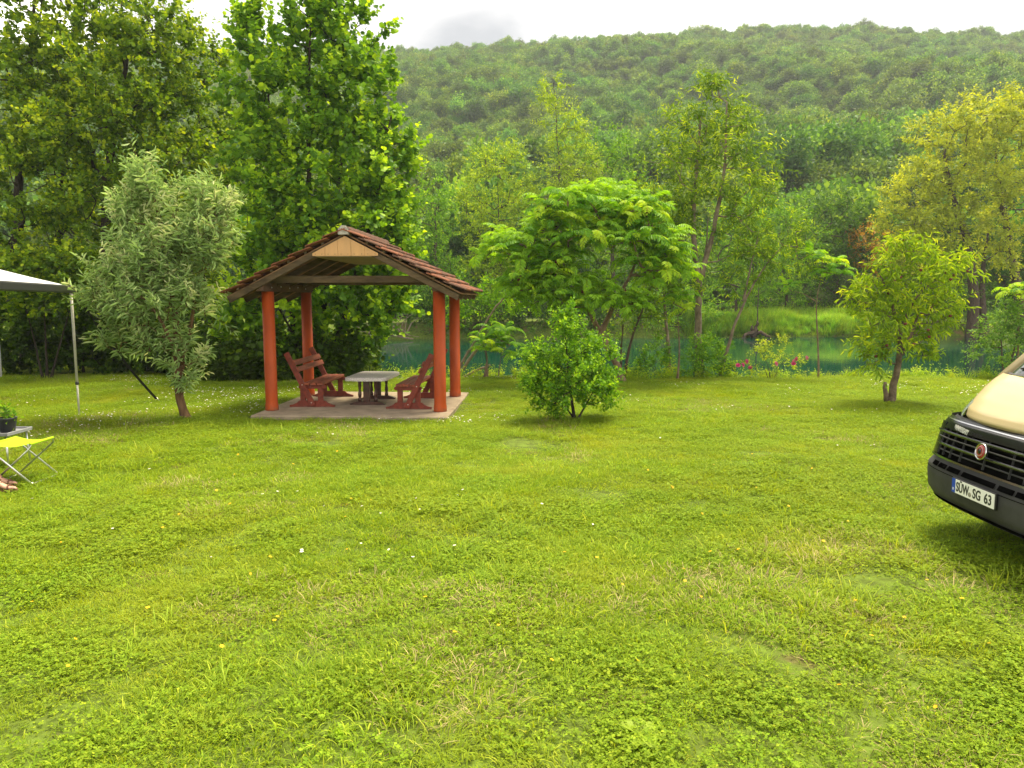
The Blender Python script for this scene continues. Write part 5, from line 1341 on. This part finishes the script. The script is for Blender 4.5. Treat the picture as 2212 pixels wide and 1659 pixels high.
# ------------------------------------------------------------------ scattered cover (grass, flowers, far wood)
def scatter(name, label, cat, pts, rot, scl, idx, sources, kind='stuff'):
    """one object whose points carry small plants"""
    col = bpy.data.collections.new(name + '_plants')
    for i, me in enumerate(sources):
        col.objects.link(bpy.data.objects.new('%s_plant_%02d' % (name, i), me))
    me = bpy.data.meshes.new(name)
    me.vertices.add(len(pts)); me.vertices.foreach_set('co', np.asarray(pts, np.float32).ravel())
    at = me.attributes.new('rot', 'FLOAT_VECTOR', 'POINT'); at.data.foreach_set('vector', np.asarray(rot, np.float32).ravel())
    at = me.attributes.new('scl', 'FLOAT_VECTOR', 'POINT'); at.data.foreach_set('vector', np.asarray(scl, np.float32).ravel())
    at = me.attributes.new('idx', 'INT', 'POINT'); at.data.foreach_set('value', np.asarray(idx, np.int32))
    o = link(bpy.data.objects.new(name, me)); tag(o, label, cat, kind=kind)
    g = bpy.data.node_groups.new(name + '_scatter', 'GeometryNodeTree')
    g.interface.new_socket('Geometry', in_out='INPUT', socket_type='NodeSocketGeometry')
    g.interface.new_socket('Geometry', in_out='OUTPUT', socket_type='NodeSocketGeometry')
    n, l = g.nodes, g.links
    gi, go = n.new('NodeGroupInput'), n.new('NodeGroupOutput')
    mp = n.new('GeometryNodeMeshToPoints'); ip = n.new('GeometryNodeInstanceOnPoints'); ci = n.new('GeometryNodeCollectionInfo')
    ci.inputs['Collection'].default_value = col; ci.inputs['Separate Children'].default_value = True; ci.inputs['Reset Children'].default_value = True
    def attr(nm, tp):
        a_ = n.new('GeometryNodeInputNamedAttribute'); a_.data_type = tp; a_.inputs['Name'].default_value = nm; return a_.outputs['Attribute']
    l.new(gi.outputs[0], mp.inputs['Mesh']); l.new(mp.outputs[0], ip.inputs['Points']); l.new(ci.outputs[0], ip.inputs['Instance'])
    ip.inputs['Pick Instance'].default_value = True
    l.new(attr('idx', 'INT'), ip.inputs['Instance Index']); l.new(attr('rot', 'FLOAT_VECTOR'), ip.inputs['Rotation']); l.new(attr('scl', 'FLOAT_VECTOR'), ip.inputs['Scale'])
    l.new(ip.outputs[0], go.inputs[0])
    md = o.modifiers.new('scatter', 'NODES'); md.node_group = g
    return o

def grass_mat(name, c, straw, patch=1.0):
    """blade colour: leaf to leaf, clump to clump, and broad patches over the lawn"""
    m = leaf_mat(name, c, trans=.4, rough=.65, spec=.12, objvar=.3, gain=(1.6, 1.33, .8))
    n, l = m.node_tree.nodes, m.node_tree.links
    p = n['Principled BSDF']
    src = p.inputs['Base Color'].links[0].from_socket
    g = n.new('ShaderNodeNewGeometry')
    no = n.new('ShaderNodeTexNoise'); no.inputs['Scale'].default_value = .55; no.inputs['Detail'].default_value = 5; no.inputs['Roughness'].default_value = .6
    l.new(g.outputs['Position'], no.inputs['Vector'])
    r = n.new('ShaderNodeMapRange'); r.inputs[1].default_value = .46; r.inputs[2].default_value = .68; r.inputs[4].default_value = .42 * patch
    l.new(no.outputs['Fac'], r.inputs[0])
    mx = n.new('ShaderNodeMix'); mx.data_type = 'RGBA'
    l.new(r.outputs[0], mx.inputs[0]); l.new(src, mx.inputs[6]); mx.inputs[7].default_value = (*straw, 1)
    for lk in list(src.links):
        if lk.to_node != mx: s_ = lk.to_socket; l.remove(lk); l.new(mx.outputs[2], s_)
    return m
M['grass'] = grass_mat('lawn_grass', [(.095, .19, .016), (.165, .29, .024), (.29, .40, .06)], (.42, .42, .04))
M['grass_long'] = grass_mat('long_grass', [(.12, .23, .03), (.19, .33, .04), (.32, .43, .09)], (.42, .43, .05), .5)
M['clover'] = grass_mat('clover_leaf', [(.09, .18, .016), (.15, .275, .022), (.24, .36, .035)], (.34, .38, .03), .6)
M['straw'] = solid('dry_grass', (.42, .34, .15), .8, .2, .25, 30)
M['weed'] = leaf_mat('broad_weed_leaf', [(.09, .19, .02), (.15, .28, .03), (.24, .38, .06)], objvar=.3)
M['far_grass'] = leaf_mat('far_grass_blade', [(.12, .25, .05), (.21, .37, .08), (.36, .46, .16)], objvar=.9, spec=.1, gain=(1.15, 1.2, .5))

def blades(rg, n_, r, h0, h1, w, lean, curl, mat, name):
    P = np.zeros((n_, 3)); a_ = rg.uniform(0, 6.283, n_); q = r * np.sqrt(rg.random(n_)); P[:, 0] = q * np.cos(a_); P[:, 1] = q * np.sin(a_)
    az = rg.uniform(0, 6.283, n_) if lean < .6 else a_ + rg.normal(0, .5, n_)
    h = rg.uniform(h0, h1, n_); ww = w * rg.uniform(.6, 1.3, n_)
    d = np.stack([np.cos(az), np.sin(az), np.zeros(n_)], -1); sd_ = np.stack([-np.sin(az), np.cos(az), np.zeros(n_)], -1)
    tilt = rg.uniform(.1, lean, n_)
    pts = [P]; cur = P.copy()
    for k_ in range(3):
        an = tilt + curl * rg.uniform(.5, 1.3, n_) * k_
        cur = cur + (d * np.sin(an)[:, None] + np.array([0, 0, 1.0]) * np.cos(an)[:, None]) * (h / 3)[:, None]
        pts.append(cur.copy())
    wid = (1.0, .9, .6, 0)
    V = []
    for k_ in range(3): V += [pts[k_] - sd_ * (ww * wid[k_] / 2)[:, None], pts[k_] + sd_ * (ww * wid[k_] / 2)[:, None]]
    V.append(pts[3])
    V = np.stack(V, 1)
    b = (np.arange(n_) * 7)[:, None]
    Q = np.concatenate([b + np.array([0, 1, 3, 2]), b + np.array([2, 3, 5, 4])]); T = b + np.array([4, 5, 6])
    return V.reshape(-1, 3), [Q, T], np.repeat(np.clip(rg.normal(.45, .2, n_), 0, 1), 7)

def merge(parts):
    Vs, Q, T, rr, b = [], [], [], [], 0
    for V, F, r_ in parts:
        for f in F: (Q if f.shape[1] == 4 else T).append(f + b)
        Vs.append(V); rr.append(r_); b += len(V)
    return np.concatenate(Vs), [np.concatenate(x) for x in (Q, T) if x], np.concatenate(rr)

def clover(rg, n_, r, s):
    a_ = rg.uniform(0, 6.283, n_); q = r * np.sqrt(rg.random(n_))
    c = np.stack([q * np.cos(a_), q * np.sin(a_), rg.uniform(.015, .05, n_)], -1)
    c3 = np.repeat(c, 3, 0); az = np.repeat(rg.uniform(0, 6.28, n_), 3) + np.tile(np.array([0, 2.09, 4.19]), n_)
    D = np.stack([np.cos(az), np.sin(az), rg.uniform(-.3, .5, 3 * n_)], -1)
    V, F, r_ = leaves(c3, D, np.array([0, 0, 1.0]) + rg.normal(0, .25, (3 * n_, 3)), s * rg.uniform(.7, 1.3, 3 * n_), 'quad', np.clip(rg.normal(.45, .2, 3 * n_), 0, 1))
    return V, [F], r_

rg = np.random.default_rng(21)
turf = []
for i in range(5):
    V, F, r_ = merge([blades(rg, 190, .20, .02, .05, .005, 1.35, .6, None, ''), blades(rg, 22, .20, .05, .10, .0055, 1.3, .5, None, '')])
    turf.append(npmesh('turf', V, F, M['grass'], True, {'rnd': r_}))
for i in range(4):
    V, F, r_ = merge([clover(rg, 95, .20, .016), blades(rg, 70, .20, .02, .055, .005, 1.2, .5, None, '')])
    turf.append(npmesh('clover_turf', V, F, M['clover'], True, {'rnd': r_}))
for i in range(4):
    V, F, r_ = blades(rg, 34, .09, .07, .17, .006, 1.35, .45, None, '')
    turf.append(npmesh('tuft', V, F, M['grass_long'], True, {'rnd': r_}))
V, F, r_ = blades(rg, 60, .18, .03, .09, .004, 1.35, .3, None, ''); turf.append(npmesh('dry_turf', V, F, M['straw']))
for i in range(2):                                  # broad-leaf rosettes
    n_ = 9; az = np.arange(n_) * 2.4 + rg.normal(0, .2, n_)
    D = np.stack([np.cos(az), np.sin(az), rg.uniform(.1, .7, n_)], -1)
    V, F, r_ = leaves(np.zeros((n_, 3)), D, np.tile([0, 0, 1.0], (n_, 1)) + rg.normal(0, .15, (n_, 3)), rg.uniform(.035, .07, n_), 'oval', rg.uniform(.3, .8, n_))
    turf.append(npmesh('rosette', V, [F], M['weed'], True, {'rnd': r_}))

def vnoise(x, y, s, seed):
    """smooth value noise"""
    g_ = np.random.default_rng(seed).random((64, 64)); X, Y = x / s + 31.3, y / s + 17.7
    i, j = np.floor(X).astype(int), np.floor(Y).astype(int); u, v = X - i, Y - j; u, v = u * u * (3 - 2 * u), v * v * (3 - 2 * v)
    f = lambda a_, b_: g_[a_ % 64, b_ % 64]
    return f(i, j) * (1 - u) * (1 - v) + f(i + 1, j) * u * (1 - v) + f(i, j + 1) * (1 - u) * v + f(i + 1, j + 1) * u * v

n_ = 34000
y = np.sqrt(rg.uniform(1.2 ** 2, 19.4 ** 2, n_)); x = rg.uniform(-1, 1, n_) * (.80 * y + 2.2)
far_left = np.stack([rg.uniform(-16, -7, 1500), rg.uniform(18, 24, 1500)], -1)
x = np.concatenate([x, far_left[:, 0]]); y = np.concatenate([y, far_left[:, 1]])
def slab_free(x, y, m_=.0):
    dx, dy = x + 2.7, y - 14.0; c_, s_ = math.cos(R(3)), math.sin(R(3))
    lx, ly = dx * c_ - dy * s_, dx * s_ + dy * c_
    return (np.abs(lx + .02) > 1.73 + m_) | (np.abs(ly) > 1.67 + m_)
ok = slab_free(x, y, .12) & (y < near_bank(x) + .5)
x, y = x[ok], y[ok]; n_ = len(x)
A = vnoise(x, y, 1.5, 1); B = vnoise(x, y, .6, 2); Cn = vnoise(x, y, .9, 3); u = rg.random(n_)
idx = rg.integers(0, 5, n_)
idx = np.where(A * .45 + B * .35 + .55 * (u - .5) > .50, rg.integers(5, 9, n_), idx)
tuftp = (Cn > .64) & (u < .20) | (u < .014)
idx = np.where(tuftp, rg.integers(9, 13, n_), idx)
idx = np.where((vnoise(x, y, 1.1, 4) > .76) & (u > .55) & (u < .80), 13, idx)
idx = np.where(u > .992, rg.integers(14, 16, n_), idx)
# worn spots in the lawn: thin the turf there
worn = np.zeros(n_, bool)
for wx_, wy_, wr in ((.28, 10.2, .42), (-2.55, 10.05, .30), (3.05, 9.4, .26), (.9, 7.6, .3), (2.6, 5.1, .35), (-.35, 6.0, .2), (1.5, 3.9, .25)):
    worn |= ((x - wx_) / 1.3) ** 2 + (y - wy_) ** 2 < (wr * (.6 + .6 * B)) ** 2
keep = ~worn | (u < .10)
x, y, idx, u = x[keep], y[keep], idx[keep], u[keep]; n_ = len(x)
s = rg.uniform(.75, 1.25, n_) * (.85 + .35 * vnoise(x, y, 2.2, 6))
pts = np.stack([x, y, ground_z(x, y) - .004], -1)
rot = np.stack([rg.normal(0, .06, n_), rg.normal(0, .06, n_), rg.uniform(0, 6.283, n_)], -1)
scatter('lawn_grass', 'mown meadow grass and clover covering the lawn', 'grass', pts, rot, np.stack([s, s, s], -1), idx, turf)

# daisies and buttercups
def flower(col_p, col_c, r, npet, h):
    m_ = MB()
    m_.tube([(0, 0, 0), (.004, 0, h * .6), (0, .003, h)], .0012, 3, caps=False)
    me_ = m_.mesh('flower', M['weed'])
    V, F = [], []
    for q in range(npet):
        a_ = 2 * math.pi * q / npet
        b = len(V); w = math.pi / npet * .95
        V += [(0, 0, h), (r * math.cos(a_ - w), r * math.sin(a_ - w), h + .002), (r * 1.08 * math.cos(a_), r * 1.08 * math.sin(a_), h + .001), (r * math.cos(a_ + w), r * math.sin(a_ + w), h + .002)]
        F.append((b, b + 1, b + 2, b + 3))
    b = len(V)
    for q in range(6): V.append((r * .33 * math.cos(q * 1.047), r * .33 * math.sin(q * 1.047), h + .004))
    bm = bmesh.new(); bm.from_mesh(me_)
    vs = [bm.verts.new(v) for v in V]
    for f in F: bm.faces.new([vs[k_] for k_ in f]).material_index = 1
    bm.faces.new(vs[b:b + 6]).material_index = 2
    bm.to_mesh(me_); bm.free(); me_.materials.append(col_p); me_.materials.append(col_c)
    return me_
M['daisy_white'] = solid('daisy_petals', (.82, .80, .76), .6, .2, .05)
M['daisy_yellow'] = solid('flower_yellow', (.75, .45, .01), .6, .2, .1)
fl = [flower(M['daisy_white'], M['daisy_yellow'], .011, 9, .045), flower(M['daisy_white'], M['daisy_yellow'], .009, 9, .06), flower(M['daisy_yellow'], M['daisy_yellow'], .011, 5, .07)]
N0 = 26000
y = np.sqrt(rg.uniform(3 ** 2, 18.8 ** 2, N0)); x = rg.uniform(-1, 1, N0) * (.75 * y + 1)
dens = np.clip((vnoise(x, y, 1.3, 8) - .50) * 2.6, 0, 1) * np.clip((y - 8) / 7, .006, 1) * np.where(x < 1, 1.0, .42)
dens += .16 * np.exp(-(((x + 1.6) / 1.6) ** 2 + ((y - 6.6) / 1.0) ** 2)) * (vnoise(x, y, .5, 9) > .5)
ok = (rg.random(N0) < dens) & slab_free(x, y, .05)
x, y = x[ok], y[ok]; nd = len(x)
bx_ = rg.uniform(-4, 3.5, 70); by_ = rg.uniform(3.4, 9.5, 70)
fx, fy = np.concatenate([x, bx_]), np.concatenate([y, by_]); n_ = len(fx)
fi = np.concatenate([rg.integers(0, 2, nd), np.full(70, 2)])
s = rg.uniform(.8, 1.3, n_)
scatter('lawn_flowers', 'white daisies and a few yellow buttercups dotting the lawn', 'flowers', np.stack([fx, fy, ground_z(fx, fy)], -1), np.stack([rg.normal(-.15, .25, n_), rg.normal(0, .25, n_), rg.uniform(0, 6.28, n_)], -1), np.stack([s, s, s], -1), fi, fl)

# fringe of weeds along the bank and the dark ground cover under the wood
def sprig(seed, n_, h, kind, size, mat):
    rg_ = np.random.default_rng(seed)
    P = np.zeros((n_, 3)); P[:, :2] = rg_.normal(0, .06, (n_, 2)); D = nrm(rg_.normal(0, .35, (n_, 3)) + np.array([0, 0, 1.0]))
    lv, lf, r_, tw = foliage(rg_, P, D, kind, size, K=1, n=9, L=h, droop=.3, twigs=None, spread=.3)
    return npmesh('sprig', lv, [lf], mat, True, {'rnd': r_})
M['weed_dark'] = leaf_mat('understorey_leaf', [(.03, .075, .012), (.055, .12, .016), (.10, .19, .03)], objvar=.3, gain=(1.3, 1.15, .4))
fr_src = [sprig(61, 7, .35, 'oval', .07, M['weed']), sprig(62, 6, .5, 'lance', .10, M['weed']), sprig(63, 8, .28, 'round', .05, M['weed'])]
V, F, r_ = blades(np.random.default_rng(64), 40, .10, .2, .45, .008, .7, .35, None, ''); fr_src.append(npmesh('bank_tuft', V, F, M['grass_long'], True, {'rnd': r_}))
N0 = 620
x = rg.uniform(-4, 15, N0); y = near_bank(x) + rg.uniform(-.05, .75, N0)
ii_ = np.where((x > 3.2) & (x < 6), rg.integers(0, 3, N0), rg.choice([0, 1, 2, 3, 3, 3], N0)); s = rg.uniform(.5, 1.1, N0)
scatter('bank_weeds', 'fringe of weeds and long grass along the river bank', 'weeds', np.stack([x, y, ground_z(x, y)], -1), np.stack([rg.normal(0, .1, N0), rg.normal(0, .1, N0), rg.uniform(0, 6.28, N0)], -1), np.stack([s, s, s], -1), ii_, fr_src)
ud_src = [sprig(71, 10, .55, 'round', .11, M['weed_dark']), sprig(72, 10, .75, 'round', .12, M['weed_dark']), sprig(73, 12, .45, 'oval', .12, M['weed_dark'])]
N0 = 1900
x = rg.uniform(-16.5, -4.0, N0); y = near_bank(x) + rg.uniform(-.6, 3.0, N0) - np.where(x < -8, .25 * (-8 - x), 0)
s = rg.uniform(.7, 1.7, N0)
scatter('understorey', 'dark leafy undergrowth beneath the wood on the left', 'undergrowth', np.stack([x, y, np.maximum(ground_z(x, y), -.45) + rg.uniform(0, .7, N0) * np.clip((y - near_bank(x)) + .4, 0, 1)], -1), np.stack([rg.normal(-.2, .25, N0), rg.normal(0, .25, N0), rg.uniform(0, 6.28, N0)], -1), np.stack([s, s, s], -1), rg.integers(0, 3, N0), ud_src)

# tall grass on the far bank
V, F, r_ = blades(np.random.default_rng(81), 70, .35, .6, 1.15, .022, .5, .28, None, ''); t0_ = npmesh('far_tuft', V, F, M['far_grass'], True, {'rnd': r_})
V, F, r_ = blades(np.random.default_rng(82), 70, .35, .5, .95, .022, .8, .42, None, ''); t1_ = npmesh('far_tuft', V, F, M['far_grass'], True, {'rnd': r_})
N0 = 2600
x = rg.uniform(11.5, 26, N0); y = far_shore(x) + rg.uniform(-.5, 7, N0) ; z = ground_z(x, y); ok = z > -.5
x, y, z = x[ok], y[ok], z[ok]; N0 = len(x); s = rg.uniform(.5, 1.0, N0) * (.6 + .9 * vnoise(x, y, 1.6, 31))
scatter('far_bank_grass', 'tall pale grass on the far river bank', 'grass', np.stack([x, y, z - .02], -1), np.stack([rg.normal(0, .1, N0), rg.normal(.1, .12, N0), rg.uniform(0, 6.28, N0)], -1), np.stack([s, s, s], -1), rg.integers(0, 2, N0), [t0_, t1_])

# ------------------------------------------------------------------ forest on the hill
def forest_crown(seed):
    """one forest crown: many small uneven leaf masses, some shooting up, none of them a full ball"""
    rg_ = np.random.default_rng(seed)
    wx_, tz_ = rg_.uniform(.8, 1.3), rg_.uniform(.75, 1.4)
    n_l = int(rg_.integers(30, 44))
    c = nrm(rg_.normal(size=(n_l, 3))) * rg_.random((n_l, 1)) ** .45
    c[:, 2] = np.abs(c[:, 2]) * 1.15 - .3
    c = c * np.array([2.7 * wx_, 2.7 * wx_, 2.3 * tz_]) + np.array([0, 0, 4.6]) + rg_.normal(0, .25, (n_l, 3))
    rad = rg_.uniform(.42, 1.05, n_l)
    P, D, N, Rr = [], [], [], []
    for k_ in range(n_l):
        m_ = int(135 * rad[k_] + 30)
        d = nrm(rg_.normal(size=(m_, 3)) + np.array([0, 0, .2]))
        st_ = np.array([rg_.uniform(.75, 1.25), rg_.uniform(.75, 1.25), rg_.uniform(.6, 1.5)])
        P.append(c[k_] + d * (rad[k_] * rg_.random((m_, 1)) ** .55 * rg_.uniform(.8, 1.5, (m_, 1))) * st_)
        D.append(rg_.normal(0, .6, (m_, 3)) + d * .5 + np.array([0, 0, .3])); N.append(d * .35 + np.array([0, 0, .7]) + rg_.normal(0, .55, (m_, 3)))
        Rr.append(np.clip(rg_.normal(.42, .17, m_) + rg_.normal(0, .14), 0, 1))
    P, D, N, Rr = [np.concatenate(a_) for a_ in (P, D, N, Rr)]
    return leaves(P, D, N, rg_.uniform(.2, .42, len(P)), 'quad', Rr)
FCr = [forest_crown(200 + i) for i in range(14)]
crown_me = [npmesh('crown', V, [F], M['forest'], True, {'rnd': r_}) for V, F, r_ in FCr]
trunk_me = []
for i in range(3):
    rg_ = np.random.default_rng(300 + i)
    ch = [(np.array([(0, 0, -.5), (.1 * i, 0, 1.5), (.15, .1, 3.2), (.1, .2, 5)]), np.array([.17, .14, .11, .05]))]
    for q in range(5):
        a_ = q * 1.3 + i; ch.append((np.array([(.12, .05, 2.2 + .4 * q), (.9 * math.cos(a_), .9 * math.sin(a_), 3.6 + .3 * q), (1.7 * math.cos(a_), 1.7 * math.sin(a_), 4.6 + .3 * q)]), np.array([.07, .05, .02])))
    V, F = tubes(ch, 5); trunk_me.append(npmesh('trunk', V, [F], M['bark']))
hp = []
yy = 62.0
while yy < 372:
    sp_ = 5.2 - yy * .0055
    xs = np.arange(-(.80 * yy + 25), .80 * yy + 25, sp_)
    xs = xs + rg.uniform(-1.7, 1.7, len(xs)); ys = yy + rg.uniform(-1.8, 1.8, len(xs))
    hp.append(np.stack([xs, ys], -1)); yy += sp_ * .92
hp = np.concatenate(hp)
hp = hp[(rg.random(len(hp)) > .04)]
hz = ground_z(hp[:, 0], hp[:, 1])
hs = np.clip(np.exp(rg.normal(-.05, .24, len(hp))), .55, 1.3) * (.9 + .35 * vnoise(hp[:, 0], hp[:, 1], 22, 12))
hs *= np.interp(hp[:, 1], [90, 330], [1.15, .80])
hi_ = rg.integers(0, 14, len(hp)); hr_ = rg.uniform(0, 6.28, len(hp))
ratio = hp[:, 0] / hp[:, 1]
near = (hp[:, 1] < 104) & (hp[:, 1] > 76) & (ratio > -.10) & (ratio < .66)
nsel = np.where(near)[0]
nsel = nsel[np.argsort(hp[nsel, 1])][:240]
isn = np.zeros(len(hp), bool); isn[nsel] = True
for k_ in nsel:
    t = empty('forest_tree', (hp[k_, 0], hp[k_, 1], hz[k_]), hr_[k_])
    s = hs[k_]; t.scale = (s, s, s * 1.05)
    tag(t, 'leafy green tree in the forest on the lower hillside', 'tree', 'forest trees on the lower hillside')
    link(bpy.data.objects.new('trunk', trunk_me[k_ % 3]), t); link(bpy.data.objects.new('crown', crown_me[hi_[k_]]), t)
r_i = ~isn
full_me = []
for i in range(14):
    me_ = crown_me[i].copy(); full_me.append(me_)
fp = hp[r_i]; fz = hz[r_i]; fs_ = hs[r_i]
scatter('hill_forest', 'dense green forest covering the hill up to the ridge', 'forest', np.stack([fp[:, 0], fp[:, 1], fz - .8], -1), np.stack([np.zeros(len(fp)), np.zeros(len(fp)), hr_[r_i]], -1), np.stack([fs_, fs_, fs_ * 1.05], -1), hi_[r_i], full_me)

# ------------------------------------------------------------------ air between here and the ridge
hzm = bpy.data.materials.new('haze_air'); hzm.use_nodes = True
hn, hl_ = hzm.node_tree.nodes, hzm.node_tree.links
hn.clear()
ho = hn.new('ShaderNodeOutputMaterial'); pv = hn.new('ShaderNodeVolumePrincipled')
pv.inputs['Color'].default_value = (.86, .92, 1.0, 1); pv.inputs['Density'].default_value = HAZE; pv.inputs['Anisotropy'].default_value = .25
hl_.new(pv.outputs[0], ho.inputs['Volume'])
hb = MB().box((0, 205, 64), (990, 580, 140)).build('haze', hzm)
tag(hb, 'pale blue air haze thickening towards the hill', 'haze', kind='stuff')
